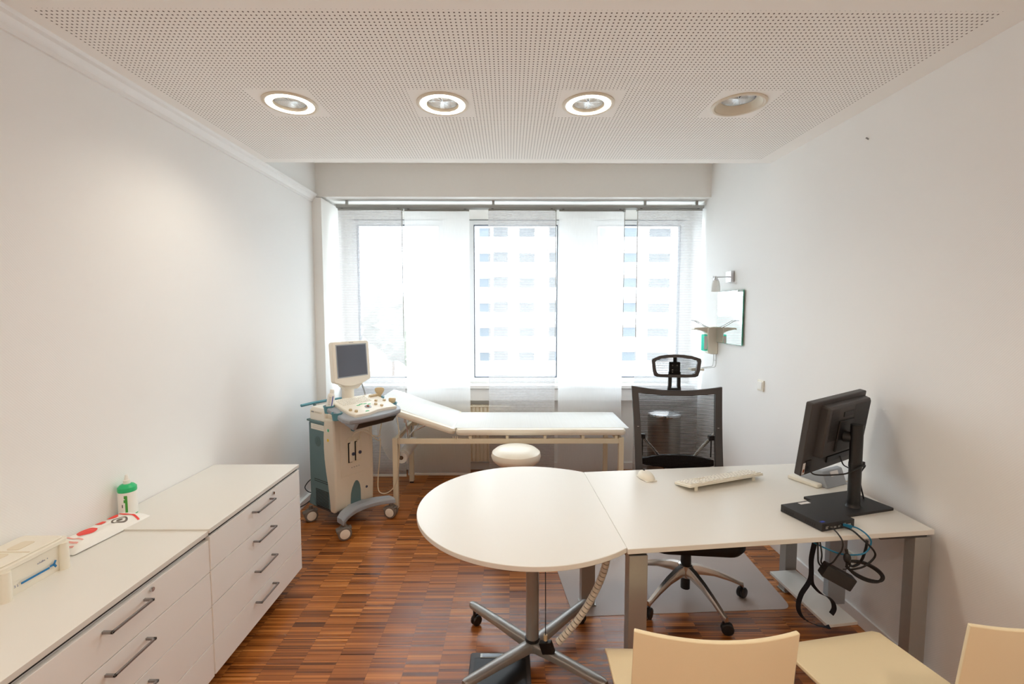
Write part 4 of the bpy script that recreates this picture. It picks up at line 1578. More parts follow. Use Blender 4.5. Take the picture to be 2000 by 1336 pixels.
# couch paper: roll below the head end and the sheet laid over the pads
t = thing('paper_roll', 'white couch paper drawn from a roll under the head end over the pads', 'paper roll')
RX, RZ = -0.955, 0.44
ya_, yb_ = 3.90, 4.33
g = G()
g.cyl((RX + 0.02, 3.865, RZ - 0.02), (RX + 0.02, 4.345, RZ - 0.02), 0.05, n=32)
g.obj('roll', 'rollpaper', t)
g = G().cyl((RX + 0.02, 3.862, RZ - 0.02), (RX + 0.02, 3.87, RZ - 0.02), 0.017, n=20)
g.obj('core', 'cardboard', t)
g = G()
g.lathe([(0.0505, -0.006), (0.0508, -0.006), (0.0508, 0.006), (0.0505, 0.006)], 32, T(RX + 0.02, 3.91, RZ - 0.02) @ R(90, 'X'), close=False)
g.obj('paper_band', 'edge', t)
he = hm @ Vector((HX - 0.70, 0, 0.698))
path = [Vector((RX - 0.030, 0, RZ - 0.030)), Vector((RX - 0.07, 0, RZ + 0.0)), Vector((RX - 0.115, 0, RZ + 0.08)), Vector((RX - 0.16, 0, RZ + 0.20)), Vector((he.x - 0.012, 0, RZ + 0.33)), Vector((he.x - 0.006, 0, he.z - 0.02)), Vector((he.x + 0.015, 0, he.z + 0.0035)),
        hm @ Vector((HX - 0.35, 0, 0.7010)), hm @ Vector((HX - 0.06, 0, 0.7005)), Vector((HX + 0.03, 0, 0.7015)), Vector((0.2, 0, 0.7005)), Vector((X1 - 0.02, 0, 0.7005)), Vector((X1 + 0.018, 0, 0.690)), Vector((X1 + 0.034, 0, 0.655)), Vector((X1 + 0.036, 0, 0.60))]
pp = spline(path, 6, False)
g = G()
g.grid(lambda u, v: (pp[round(u * (len(pp) - 1))].x, (3.792 if pp[round(u * (len(pp) - 1))].x > -0.9 or True else 0) + v * 0.60, pp[round(u * (len(pp) - 1))].z), len(pp) - 1, 4)
g.obj('sheet', 'paper', t)
g = G()
g.box(RX - 0.0, RX + 0.012, 3.85, 3.858, RZ - 0.02, 0.575).box(RX - 0.0, RX + 0.012, 4.352, 4.36, RZ - 0.02, 0.575)
g.cyl((RX + 0.02, 3.85, RZ - 0.02), (RX + 0.02, 4.36, RZ - 0.02), 0.006, n=10)
g.obj('holder', 'steel', t)

# stool
t = thing('swivel_stool', 'round cream padded swivel stool standing under the couch edge', 'stool', (0.052, 3.52, 0))
G().lathe([(0.0, 0.475), (0.10, 0.478), (0.155, 0.492), (0.186, 0.520), (0.196, 0.550), (0.188, 0.580), (0.16, 0.602), (0.11, 0.614), (0.05, 0.618), (0.0, 0.618)], 48, close=False).obj('seat', 'cream', t)
G().cyl((0, 0, 0.10), (0, 0, 0.33), 0.028, n=20).obj('column', 'chrome', t)
G().cyl((0, 0, 0.33), (0, 0, 0.478), 0.024, n=20).obj('upper_column', 'black', t)
for k in range(5):
    a = radians(20 + 72 * k)
    g = G()
    g.loft([[(cos(a) * d - sin(a) * s_, sin(a) * d + cos(a) * s_, z) for s_, z in ((-hw, zb), (hw, zb), (hw * 0.7, zt), (-hw * 0.7, zt))] for d, hw, zt, zb in ((0.0, 0.022, 0.125, 0.09), (0.14, 0.017, 0.105, 0.08), (0.25, 0.012, 0.08, 0.064))])
    l = g.obj('base_arm', 'chrome', t)
    g = G()
    caster(g, T(cos(a) * 0.245, sin(a) * 0.245, 0) @ R(30 * k, 'Z'), 0.025)
    g.cyl((cos(a) * 0.245, sin(a) * 0.245, 0.03), (cos(a) * 0.245, sin(a) * 0.245, 0.068), 0.006, n=10)
    g.obj('caster', 'black', l)

# ================================================================ ultrasound machine
t = thing('ultrasound_machine', 'beige and teal ultrasound cart with monitor and control panel on four castors', 'ultrasound machine', (-1.267, 3.568, 0), -34.8)
US = t
SL, SR = -0.165, 0.195
# teal body core
g = G()
prof = [(-0.322, 0.13), (-0.322, 0.79), (-0.31, 0.812), (0.0, 0.812), (0.0, 0.13)]
sidem = Matrix(((1, 0, 0, 0), (0, 0, -1, 0), (0, 1, 0, 0), (0, 0, 0, 1)))     # (x, y) of a prism -> (f, z), height -> -s
g.prism(prof, -(SR - 0.012), -(SL + 0.012), m=sidem)
core = g.obj('cabinet_core', 'teal', t, bevel=0.006)
part(core, 'grey-teal side and rear housing')
G().box(-0.335, -0.02, SL + 0.002, SR - 0.002, 0.806, 0.822, 0.004).obj('top_lip', 'teal', core)
g = G()
g.loft([[(-0.335, SL + 0.005, 0.125), (-0.335, SL + 0.075, 0.125), (-0.235, SL + 0.075, 0.125), (-0.235, SL + 0.005, 0.125)], [(-0.32, SL + 0.012, 0.20), (-0.32, SL + 0.05, 0.20), (-0.29, SL + 0.05, 0.20), (-0.29, SL + 0.012, 0.20)]])
g.obj('corner_foot', 'teal', core)
g = G()
for k in range(13):
    zz = 0.265 - k * 0.011
    g.box(-0.245, -0.075, SL + 0.0095, SL + 0.013, zz - 0.0022, zz + 0.0022)
for zz in (0.33, 0.345):
    g.box(-0.26, -0.075, SL + 0.0095, SL + 0.013, zz - 0.0016, zz + 0.0016)
for i in range(6):
    for j in range(1 + i * 5):
        a = 2 * pi * j / (1 + i * 5)
        g.box(-0.20 + cos(a) * i * 0.0075 - 0.0012, -0.20 + cos(a) * i * 0.0075 + 0.0012, SL + 0.0105, SL + 0.013, 0.655 + sin(a) * i * 0.0075 - 0.0012, 0.655 + sin(a) * i * 0.0075 + 0.0012)
g.obj('vent_slots', 'dark', core)
G().box(-0.285, -0.115, SL + 0.0085, SL + 0.013, 0.748, 0.792, 0.001).obj('label_plate', 'usivory', core)
g = G()
for zz in (0.764, 0.778):
    g.box(-0.275, -0.125, SL + 0.008, SL + 0.0086, zz, zz + 0.0012)
g.obj('label_line', 'keyleg', core)
# beige front shell wrapping round with an S-curved rear edge
bnd = [(-0.098, 0.853), (-0.104, 0.80), (-0.113, 0.70), (-0.114, 0.62), (-0.108, 0.53), (-0.092, 0.43), (-0.072, 0.34), (-0.056, 0.25), (-0.047, 0.17), (-0.045, 0.122)]
fr = [(0.006, 0.118), (0.026, 0.135), (0.034, 0.30), (0.036, 0.55), (0.030, 0.75), (0.024, 0.853)]
g = G()
g.prism(bnd + fr, -SR, -SL, m=sidem)
shell = g.obj('front_shell', 'usbeige', t, bevel=0.014)
part(shell, 'beige curved front cover')
G().box(-0.10, 0.0, SL + 0.03, SR - 0.03, 0.84, 0.885, 0.01).obj('neck_block', 'usbeige', shell)
# front door line
g = G()
zA, zB, sA, sB = 0.395, 0.80, SL + 0.05, SR - 0.03
for b in ((sA, sB, zA, zA + 0.0016), (sA, sA + 0.0016, zA, zB), (sB - 0.0016, sB, zA, zB)):
    g.box(0.0325, 0.0372, b[0], b[1], b[2], b[3])
g.obj('door_seam', 'edge', shell)
# recess with two connectors
g = G()
g.prism([(0.068 - 0.126, 0.49), (0.02, 0.472), (0.068, 0.478), (0.076, 0.50), (0.076, 0.665), (0.062, 0.69), (-0.04, 0.70), (-0.050, 0.69), (-0.058, 0.665)], 0.035, 0.0378, m=Matrix(((0, 0, 1, 0), (1, 0, 0, 0), (0, 1, 0, 0), (0, 0, 0, 1))))
rec = g.obj('connector_bay', 'edge', shell)
for k, sc_ in enumerate((-0.026, 0.036)):
    G().box(0.037, 0.0385, sc_ - 0.024, sc_ + 0.014, 0.495 + k * 0.004, 0.655).obj('port_gap', 'dark', rec)
    g = G()
    g.box(0.0385, 0.050, sc_ - 0.016, sc_ + 0.026, 0.50, 0.650, 0.005)
    g.box(0.0385, 0.054, sc_ - 0.008, sc_ + 0.018, 0.60, 0.668, 0.008)
    cn = g.obj('connector', 'usbeige', rec)
    G().lathe([(0.0, 0.0), (0.013, 0.0), (0.013, 0.010), (0.008, 0.014), (0.0, 0.014)], 16, T(0.048, sc_ + 0.014, 0.562) @ R(90, 'Y'), close=False).obj('lock_knob', 'slate', cn)
g = G()
for k in range(4):
    g.box(0.0355, 0.0372, -0.02 + k * 0.022, -0.012 + k * 0.022, 0.448, 0.453)
g.obj('print_mark', 'handle', shell)
# green arch at the bottom of the front
arch = [(-0.030, 0.15), (0.060, 0.15), (0.060, 0.25), (0.055, 0.29), (0.045, 0.318), (0.030, 0.335), (0.015, 0.335), (0.0, 0.318), (-0.016, 0.285), (-0.027, 0.24)]
fm = Matrix(((0, 0, 1, 0), (1, 0, 0, 0), (0, 1, 0, 0), (0, 0, 0, 1)))
G().prism(arch, 0.026, 0.038, m=fm).obj('arch_panel', 'teal', shell)
G().prism([(-0.018, 0.77), (-0.012, 0.745), (0.005, 0.735), (0.022, 0.745), (0.03, 0.77), (0.03, 0.80), (-0.018, 0.80)], 0.026, 0.040, m=fm).obj('cable_hook', 'tealbright', shell)
G().lathe([(0.0, 0.0), (0.010, 0.0), (0.010, 0.003), (0.0, 0.003)], 20, T(0.034, 0.120, 0.253) @ R(90, 'Y'), close=False).obj('emblem', 'slate', shell)
part(G().box(-0.062, -0.030, SL - 0.0015, SL + 0.002, 0.756, 0.782, 0.001).obj('power_switch', 'sticker', shell), 'white rocker switch with a green half')
G().box(-0.045, -0.031, SL - 0.004, SL, 0.759, 0.779, 0.001).obj('switch_half', 'green', shell)
g = G()
g.lathe([(0.0, 0.0), (0.0125, 0.0), (0.0125, 0.002), (0.0, 0.002)], 6, T(-0.047, SL + 0.001, 0.690) @ R(90, 'X'), close=False)
part(g.obj('warning_sticker', 'yellow', shell), 'yellow round sticker')
# rear push handle
G().tube([(-0.375, SL - 0.015, 0.925), (-0.385, -0.06, 0.928), (-0.385, 0.09, 0.928), (-0.375, SR + 0.015, 0.925)], 0.012, 12).obj('push_handle', 'tealbright', t)
g = G()
for s_ in (-0.06, 0.09):
    g.tube([(-0.385, s_, 0.925), (-0.36, s_, 0.86), (-0.33, s_, 0.80)], 0.012, 10)
g.obj('handle_post', 'teal', t)
# foot bar and casters
g = G()
bar = []
for i in range(13):
    s_ = -0.245 + 0.49 * i / 12
    k = (abs(s_) / 0.245) ** 2
    f0 = 0.085 + 0.115 * k
    hw = 0.045 - 0.006 * k
    zt = 0.166 + 0.0 * k
    bar.append([(f0 - hw, s_, 0.128), (f0 + hw, s_, 0.118), (f0 + hw, s_, zt - 0.018), (f0 + hw - 0.022, s_, zt), (f0 - hw, s_, zt)])
g.loft(bar)
g.box(-0.02, 0.06, -0.06, 0.09, 0.118, 0.160, 0.01)
g.obj('foot_bar', 'usgrey', t, angle=50, bevel=0.004)
G().box(-0.30, 0.06, SL + 0.02, SR - 0.02, 0.105, 0.135, 0.005).obj('chassis', 'greyblack', t)
for (f0, s_, yaw) in ((0.205, -0.215, 62), (0.205, 0.225, 25), (-0.275, -0.185, 70), (-0.275, 0.20, 40)):
    m = T(f0, s_, 0) @ R(yaw, 'Z')
    cs = G().cyl((f0, s_, 0.095), (f0, s_, 0.125), 0.014, n=16)
    cs.box(-0.04, 0.045, -0.032, 0.032, 0.068, 0.094, 0.008, m=m @ R(-14, 'Y'))
    cs.box(0.03, 0.062, -0.026, 0.026, 0.072, 0.082, 0.003, m=m @ R(-8, 'Y'))
    co = cs.obj('caster', 'wheelgrey', t)
    g = G()
    for sg in (-1, 1):
        g.lathe([(0.030, 0.012), (0.0475, 0.012), (0.050, 0.016), (0.050, 0.029), (0.046, 0.033), (0.038, 0.034), (0.030, 0.033)], 32, m @ T(0.0, 0, 0.050) @ R(90 * sg, 'X'), close=False)
    g.obj('tyre', 'wheelgrey', co)
    g = G()
    for sg in (-1, 1):
        g.lathe([(0.0, 0.036), (0.034, 0.035), (0.0385, 0.032), (0.0385, 0.012), (0.0, 0.012)], 32, m @ T(0.0, 0, 0.050) @ R(90 * sg, 'X'), close=False)
    g.box(-0.018, 0.018, -0.014, 0.014, 0.03, 0.075, 0.003, m=m @ T(0.02, 0, 0))
    g.obj('wheel_disc', 'usivory', co)
# control panel (tilted deck)
pm = T(0.33, 0.0, 0.905) @ R(14.5, 'Y')         # local x runs back from the front edge (negative)


def deck(k, z):
    pts = [(0.0, -0.235), (0.018, -0.12), (0.024, 0.0), (0.018, 0.12), (0.0, 0.235), (-0.045, 0.265), (-0.10, 0.262), (-0.16, 0.25), (-0.24, 0.255), (-0.31, 0.24), (-0.33, 0.20), (-0.34, 0.0), (-0.33, -0.20), (-0.31, -0.24), (-0.24, -0.255), (-0.16, -0.25), (-0.10, -0.262), (-0.045, -0.265)]
    return [tuple(pm @ Vector((x * k - 0.16 * (1 - k), y * k, z))) for x, y in pts]


g = G()
g.loft([deck(0.95, -0.034), deck(1.0, -0.022), deck(1.0, 0.0), deck(0.975, 0.008)])
dk = g.obj('control_deck', 'usgrey', t, bevel=0.003)
part(dk, 'blue-grey handle-edged deck')
# pull-out tray beneath
g = G()
g.loft([[tuple(pm @ Vector((x, y, z))) for x, y in ((0.0 + dx, -0.185 + dw), (0.0 + dx, 0.215 - dw), (-0.26, 0.20 - dw), (-0.26, -0.17 + dw))] for z, dw, dx in ((-0.034, 0.0, 0.0), (-0.10, 0.012, -0.03))])
tr = g.obj('tray_shell', 'usgrey', dk, bevel=0.006)
g = G()
g.loft([[tuple(pm @ Vector((x, y, z))) for x, z in ((0.003 + 0.0, -0.040), (-0.0235, -0.090), (-0.05, -0.090), (-0.05, -0.040))] for y in (-0.150, 0.195)])
part(g.obj('tray_opening', 'black', dk), 'dark open slot')
# key console
g = G()


def cons(k, z):
    pts = [(-0.018, -0.175), (-0.010, -0.06), (-0.030, 0.03), (-0.030, 0.12), (-0.018, 0.205), (-0.10, 0.215), (-0.28, 0.205), (-0.315, 0.18), (-0.32, 0.0), (-0.315, -0.17), (-0.28, -0.19), (-0.08, -0.195)]
    return [tuple(pm @ Vector((-0.16 + (x + 0.16) * k, y * k, z))) for x, y in pts]


g.loft([cons(1.0, 0.004), cons(1.0, 0.022), cons(0.975, 0.03)])
cs = g.obj('key_console', 'usivory', dk, bevel=0.002)
part(cs, 'ivory keyboard console')
g = G()
for r_ in range(5):
    for c_ in range(14):
        x, y = -0.285 + r_ * 0.021, -0.15 + c_ * 0.0185
        g.box(x - 0.008, x + 0.008, y - 0.0075, y + 0.0075, 0.030, 0.034, 0.0015, 1, m=pm)
g.obj('keys', 'keytop', cs)
g = G()
for c_ in range(8):
    g.box(-0.27 + c_ * 0.0, -0.245, 0.125 + c_ * 0.010, 0.133 + c_ * 0.010, 0.030, 0.044, 0.002, m=pm)
g.obj('sliders', 'probetan', cs)
g = G()
for x, y in ((-0.17, 0.12), (-0.115, 0.075), (-0.15, 0.185), (-0.065, -0.14), (-0.10, -0.165), (-0.075, 0.10)):
    g.lathe([(0.0, 0.030), (0.013, 0.030), (0.011, 0.042), (0.0, 0.043)], 16, pm @ T(x, y, 0), close=False)
g.obj('dial', 'probetan', cs)
g = G()
for i in range(4):
    a = radians(120 + i * 32)
    g.box(-0.115 + 0.05 * cos(a) - 0.004, -0.115 + 0.05 * cos(a) + 0.004, -0.02 + 0.06 * sin(a) - 0.014, -0.02 + 0.06 * sin(a) + 0.014, 0.030, 0.033, 0.001, m=pm)
g.box(-0.045, -0.037, -0.075, -0.045, 0.030, 0.033, 0.001, m=pm)
g.obj('green_key', 'green', cs)
g = G().lathe([(0.0, 0.030), (0.026, 0.030), (0.023, 0.034), (0.0, 0.034)], 24, pm @ T(-0.105, -0.005, 0), close=False)
g.obj('trackball_ring', 'usgrey', cs)
g = G().ball(tuple(pm @ Vector((-0.105, -0.005, 0.030))), 0.015, 0.015, 0.012)
g.obj('trackball', 'lens', cs)
# cup holders: two on each side
hold = []
for x, y in ((-0.275, -0.225), (-0.145, -0.245), (-0.265, 0.235), (-0.125, 0.25)):
    zc_ = -0.055
    c_ = pm @ Vector((x, y, 0.012))
    g = G()
    mm = T(c_.x, c_.y, c_.z)
    g.lathe([(0.034, 0.0), (0.040, 0.0), (0.040, -0.006), (0.036, -0.012), (0.030, -0.055), (0.0, -0.062), (0.0, -0.056), (0.027, -0.050), (0.034, 0.0)], 28, mm, close=False)
    g.obj('cup_holder', 'tealbright', dk)
    hold.append(c_)
# stalk and monitor
G().lathe([(0.0, 0.885), (0.062, 0.885), (0.058, 0.95), (0.046, 1.0), (0.046, 1.085), (0.0, 1.085)], 28, T(0.0, -0.01, 0), close=False).obj('monitor_stalk', 'usivory', t)
g = G()
mm = T(0.05, -0.012, 1.288) @ R(-4, 'Y')
fmm = mm @ Matrix(((0, 0, 1, 0), (1, 0, 0, 0), (0, 1, 0, 0), (0, 0, 0, 1)))
outm = rrect(-0.166, 0.166, -0.150, 0.165, 0.022)
outm = [(x, y - (0.030 * (1 - (x / 0.166) ** 2) if y < -0.12 else 0)) for x, y in outm]
bott = [(-0.144 + 0.288 * i / 12, -0.150 - 0.034 * (1 - (abs(-1 + i / 6)) ** 2)) for i in range(1, 12)]
# lower edge bulges down in the middle
pts = rrect(-0.166, 0.166, -0.150, 0.165, 0.022)
k_ = 21
pts = pts[:k_] + bott + pts[k_:]
g.loft([[tuple(fmm @ Vector((x * s_, y * s_, z))) for x, y in pts] for z, s_ in ((-0.045, 0.90), (-0.03, 0.99), (0.008, 1.0), (0.016, 0.975))])
mon = g.obj('monitor', 'usivory', t, bevel=0.002)
G().prism(rrect(-0.138, 0.138, -0.112, 0.142, 0.004), 0.0158, 0.0178, m=fmm).obj('screen_bezel', 'usgrey', mon)
G().prism(rrect(-0.130, 0.130, -0.104, 0.134, 0.003), 0.0178, 0.0186, m=fmm).obj('screen', 'screen', mon)
G().box(-0.02, 0.02, 0.151, 0.156, 0.0160, 0.0166, m=fmm).obj('print_mark', 'keyleg', mon)
G().loft([[(0.02 + dx, s_ * w_, z) for dx, s_ in ((-0.03, -1), (0.03, -1), (0.03, 1), (-0.03, 1))] for z, w_ in ((1.075, 0.05), (1.115, 0.10))]).obj('monitor_yoke', 'usivory', t, bevel=0.004)
G().tube([(0.02, 0.10, 1.115), (0.03, 0.125, 1.03), (0.03, 0.13, 0.97)], 0.006, 10, 4).obj('support_rod', 'usgrey', t)
# cables from the connectors to the probes
k0 = Vector((0.055, -0.014, 0.672))
k1 = Vector((0.055, 0.05, 0.672))
g = G()
g.tube([k0, k0 + Vector((0.01, 0.0, 0.05)), (0.085, 0.05, 0.735), (0.09, 0.13, 0.69), (0.08, 0.20, 0.66), (0.07, 0.235, 0.66), (0.06, 0.245, 0.69), (0.085, 0.255, 0.80), (0.10, 0.262, 0.88)], 0.0042, 8)
g.tube([k1, k1 + Vector((0.01, 0.0, 0.05)), (0.085, 0.10, 0.735), (0.09, 0.16, 0.66), (0.08, 0.215, 0.62), (0.07, 0.24, 0.62), (0.055, 0.24, 0.45), (0.05, 0.225, 0.30), (0.07, 0.215, 0.19), (0.12, 0.26, 0.172), (0.17, 0.31, 0.25), (0.19, 0.33, 0.45), (0.20, 0.325, 0.70), (0.19, 0.30, 0.88)], 0.0042, 8)
part(g.obj('probe_cable', 'beigecable', t), 'thin beige probe cables')
G().tube([(-0.318, SL + 0.05, 0.32), (-0.36, SL + 0.03, 0.30), (-0.40, SL + 0.01, 0.24), (-0.37, SL + 0.02, 0.205), (-0.32, SL + 0.04, 0.20)], 0.004, 8).obj('power_cord', 'cable', t)
G().tube([(-0.318, SL + 0.03, 0.16), (-0.36, SL - 0.03, 0.11), (-0.36, SL - 0.12, 0.105), (-0.34, SL - 0.20, 0.115)], 0.004, 8).obj('power_cord', 'cable', t)

USM = T(-1.267, 3.568, 0) @ R(-34.8, 'Z')
# printer on the cart
t = thing('video_printer', 'ivory compact printer lying on the back of the ultrasound cart', 'printer', tuple(USM @ Vector((-0.185, 0.005, 0.822))), -34.8)
g = G()
g.loft([[(x, y, z) for x, y in rrect(-0.118 + k, 0.085 - k, -0.160 + k, 0.150 - k, 0.012)] for z, k in ((0.0, 0.004), (0.006, 0.0), (0.075, 0.0), (0.10, 0.012), (0.106, 0.03))])
g.obj('housing', 'usivory', t)
g = G().box(-0.10, 0.05, -0.1606, -0.1595, 0.058, 0.074)
g.obj('button_strip', 'edge', t)
g = G().box(-0.09, -0.055, -0.1612, -0.1600, 0.061, 0.071)
for k in range(6):
    g.box(-0.04 + k * 0.011, -0.034 + k * 0.011, -0.1612, -0.1600, 0.064, 0.068)
g.obj('button', 'handle', t)
# gel bottle in the front left holder
h = USM @ hold[0]
t = thing('lotion_bottle', 'white lotion bottle leaning in the left cup holder of the ultrasound cart', 'bottle', (h.x, h.y, h.z - 0.045))
mm = R(9, 'Y') @ R(-4, 'X')
G().lathe([(0.0, 0.0), (0.024, 0.0), (0.027, 0.004), (0.027, 0.118), (0.024, 0.130), (0.016, 0.138), (0.014, 0.142), (0.0, 0.142)], 28, mm, close=False).obj('bottle_body', 'whiteplastic', t)
G().lathe([(0.0, 0.140), (0.0165, 0.140), (0.0165, 0.158), (0.013, 0.166), (0.0, 0.168)], 24, mm, close=False).obj('cap', 'whiteplastic', t)
g = G().grid(lambda u, v: tuple(mm @ Vector((0.0274 * cos(radians(-52 + 14 * u)), 0.0274 * sin(radians(-52 + 14 * u)), 0.035 + 0.085 * v))), 4, 2)
g.obj('print', 'navyprint', t)
g = G()
for k in range(7):
    g.grid(lambda u, v, k=k: tuple(mm @ Vector((0.0274 * cos(radians(-105 + 40 * u)), 0.0274 * sin(radians(-105 + 40 * u)), 0.055 + k * 0.009 + 0.0025 * v))), 5, 1)
g.obj('print', 'keyleg', t)
# probes resting in the right holders
h = USM @ hold[2]
t = thing('ultrasound_probe', 'tan fan-shaped ultrasound probe upright in the rear right holder of the cart', 'ultrasound probe', (h.x, h.y, h.z), 10, 'probes in the holders of the cart')
g = G()
rings = []
for z, w, d in ((-0.03, 0.012, 0.010), (0.012, 0.014, 0.011), (0.028, 0.026, 0.012), (0.050, 0.038, 0.013), (0.064, 0.0385, 0.012), (0.073, 0.030, 0.010), (0.078, 0.014, 0.006)):
    rings.append([(w * cos(2 * pi * i / 20), d * sin(2 * pi * i / 20), z) for i in range(20)])
g.loft(rings)
g.obj('probe_head', 'probetan', t)
h = USM @ hold[3]
t = thing('ultrasound_probe', 'tan blocky ultrasound probe lying low in the front right holder of the cart', 'ultrasound probe', (h.x, h.y, h.z), -8, 'probes in the holders of the cart')
g = G()
rings = []
for z, w, d in ((-0.03, 0.014, 0.012), (0.0, 0.020, 0.016), (0.014, 0.027, 0.018), (0.030, 0.028, 0.018), (0.038, 0.022, 0.014)):
    rings.append([(x, y, z) for x, y in rrect(-w, w, -d, d, d * 0.7, 4)])
g.loft(rings)
g.obj('probe_head', 'probetan', t)

# ================================================================ things on the right wall
t = thing('wall_mirror', 'frameless rectangular mirror with green glass edge on the right wall', 'mirror', (XR, 3.86, 1.632))
G().box(-0.020, -0.012, -0.222, 0.222, -0.225, 0.225).obj('glass_edge', 'mirroredge', t)
G().box(-0.0206, -0.0200, -0.220, 0.220, -0.223, 0.223).obj('mirror_face', 'mirror', t)
G().box(-0.012, 0, -0.18, 0.18, -0.18, 0.18).obj('wall_bracket', 'alu', t)
t = thing('wall_lamp', 'small chrome wall lamp with frosted glass shade above the mirror', 'wall lamp', (XR, 3.875, 1.975))
G().box(-0.03, 0, -0.045, 0.045, -0.045, 0.045, 0.002).obj('wall_plate', 'chrome', t)
g = G().cyl((-0.03, 0, 0.0), (-0.165, 0.0, 0.0), 0.005, n=12)
g.cyl((-0.135, 0, 0.006), (-0.135, 0, -0.03), 0.007, 0.022, 16)
g.obj('arm', 'chrome', t)
G().lathe([(0.022, -0.028), (0.030, -0.05), (0.036, -0.09), (0.037, -0.125), (0.034, -0.125), (0.033, -0.09), (0.027, -0.05), (0.018, -0.03)], 28, T(-0.135, 0, 0), close=False).obj('lamp_shade', 'shade', t)
t = thing('soap_dispenser', 'beige wall-mounted disinfectant dispenser with arm lever beside the mirror', 'dispenser', (XR, 4.135, 1.43))
G().loft([[(x, y, z) for x, y in ((0, -0.045), (0, 0.045), (dx, 0.040), (dx, -0.040))] for z, dx in ((-0.135, -0.05), (-0.125, -0.085), (0.06, -0.095), (0.105, -0.09), (0.115, -0.04))]).obj('housing', 'ivoryplastic', t, bevel=0.008)
G().box(-0.125, -0.088, -0.032, 0.032, -0.105, 0.045, 0.008).obj('refill_bottle', 'bottlegreen', t)
G().box(-0.120, -0.094, -0.033, -0.028, -0.09, 0.030, 0.001).obj('refill_label', 'sticker', t)
g = G()
g.loft([[(x, -0.03, z0_), (x, 0.03, z0_), (x, 0.03, z1_), (x, -0.03, z1_)] for x, z0_, z1_ in ((-0.085, 0.05, 0.11), (-0.13, 0.075, 0.11), (-0.20, 0.092, 0.105), (-0.215, 0.085, 0.098))])
g.obj('pump_head', 'ivoryplastic', t, bevel=0.003)
g = G()
for yy in (-0.028, 0.028):
    g.tube([(-0.06, yy, 0.10), (-0.12, yy, 0.125), (-0.19, yy, 0.165), (-0.24, yy, 0.172)], 0.0032, 8)
g.tube([(-0.24, -0.028, 0.172), (-0.243, 0.0, 0.173), (-0.24, 0.028, 0.172)], 0.0032, 8)
g.obj('arm_lever', 'chrome', t)
g = G()
for yy in (-0.035, 0.02):
    g.tube([(-0.012, yy, -0.10), (-0.012, yy, -0.235), (-0.05, yy, -0.255), (-0.14, yy, -0.262)], 0.0025, 8, 4)
g.tube([(-0.012, -0.035, -0.19), (-0.012, 0.02, -0.19)], 0.0022, 8, 0)
g.obj('tray_wire', 'steel', t)
G().box(-0.235, -0.12, -0.05, 0.04, -0.285, -0.262, 0.005).obj('drip_tray', 'ivoryplastic', t)
t = thing('light_switch', 'white rocker light switch on the right wall below the mirror', 'light switch', (XR, 3.365, 1.130))
G().box(-0.010, 0, -0.041, 0.041, -0.041, 0.041, 0.003).obj('switch_plate', 'ivoryplastic', t)
G().box(-0.016, -0.009, -0.028, 0.028, -0.028, 0.028, 0.002, m=R(3, 'Z')).obj('rocker', 'whiteplastic', t)
t = tag(G().cyl((XR + 0.002, 2.445, 2.584), (XR - 0.012, 2.445, 2.592), 0.004, n=10).obj('wall_plug', 'handle'), 'small grey screw stub sticking out high on the right wall', 'screw')

# pedal bin behind the office chair
t = thing('pedal_bin', 'brushed steel pedal bin seen through the mesh of the office chair', 'bin', (1.435, 4.16, 0))
G().lathe([(0.0, 0.02), (0.145, 0.02), (0.145, 0.725), (0.0, 0.725)], 40, close=False).obj('bin_body', 'steel', t)
G().lathe([(0.148, 0.725), (0.152, 0.73), (0.150, 0.745), (0.10, 0.762), (0.0, 0.768)], 40, close=False).obj('lid', 'chrome', t)
G().lathe([(0.0, 0.0), (0.148, 0.0), (0.148, 0.03), (0.0, 0.03)], 40, close=False).obj('base_ring', 'black', t)
G().box(-0.03, 0.03, -0.19, -0.14, 0.012, 0.022, 0.003).obj('pedal', 'black', t)

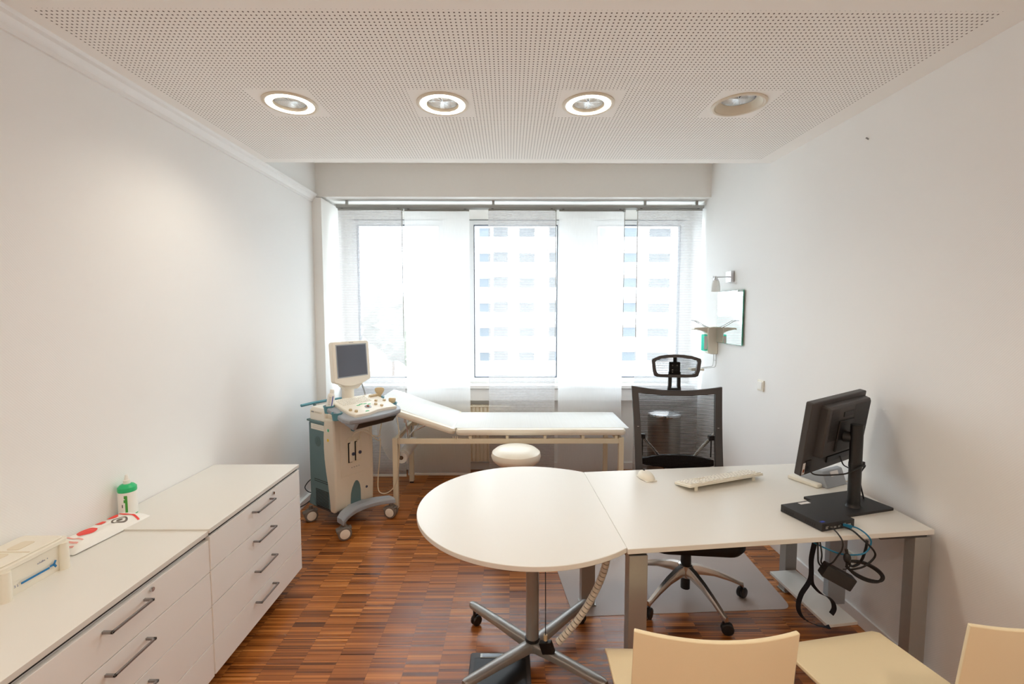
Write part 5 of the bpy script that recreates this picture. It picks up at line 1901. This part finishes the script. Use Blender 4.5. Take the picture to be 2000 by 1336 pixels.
# ================================================================ outside
struct(G().box(-120, 120, 5.2, 260, -12.6, -12.5).obj('ground', 'ground'))
t = thing('apartment_building', 'white apartment tower with rows of windows across the street outside', 'building', (-7.2, 55, 0))
FH = 2.98
W_ = 40
G().box(0, W_, 0.25, 12, -12.5, 34).obj('wall', 'facade_grey', t)
zlist = [-8.1 + FH * k for k in range(9)]
for z in zlist:
    G().box(-0.2, W_, -0.5, 0.25, z - 0.75, z + 0.75).obj('balcony_band', 'facade', t)
g = G()
for xx in (0.0, 2.55, 11.2, 19.4, 28.0, 36.0):
    g.box(xx - 0.55, xx + 0.45, -0.15, 0.3, -12.5, 34)
g.obj('pier', 'facade', t)
for z in zlist:
    for xa, xb in ((0.62, 1.25), (1.55, 2.0), (3.6, 4.9), (5.3, 7.0), (8.4, 10.2), (12.0, 13.0), (15.4, 17.6), (18.0, 18.7), (20.2, 22.6), (24.0, 26.5)):
        G().box(xa, xb, 0.12, 0.26, z + 0.85, z + 1.75 + 0.35 * ((xa * 7.3) % 1.0)).obj('window', 'facade_window', t)
rng = random.Random(11)
names = ['hazy low round tree crown furthest left outside the left window', 'hazy tall tree crown behind the ultrasound monitor outside', 'hazy broad tree crown outside right of the ultrasound monitor', 'hazy small tree crown outside nearest the white tower']
for k, (x, y, r, zc_) in enumerate(((-24.5, 62, 4.0, -2.5), (-19.5, 76, 5.0, 0.0), (-13.6, 62, 4.2, -1.5), (-9.3, 50, 1.9, -3.8))):
    t = thing('street_tree', names[k], 'tree', (x, y, -12.5), 0, 'trees outside the left window')
    g = G()
    bmesh.ops.create_icosphere(g.bm, subdivisions=4, radius=1.0)
    for v_ in g.bm.verts:
        d = v_.co.normalized()
        s_ = 1 + 0.13 * sin(7 * d.x + k) * sin(6 * d.y + 1) + 0.09 * sin(13 * d.z + 2 * k) * sin(11 * d.x) + rng.uniform(-0.05, 0.05)
        v_.co = Vector((d.x * r * s_, d.y * r * s_, zc_ + 12.5 + d.z * r * 0.9 * s_))
    g.obj('crown', 'foliage', t)
    G().cyl((0, 0, 0), (0, 0, zc_ + 12.5), 0.25, 0.15, 10).obj('trunk', 'cardboard', t)
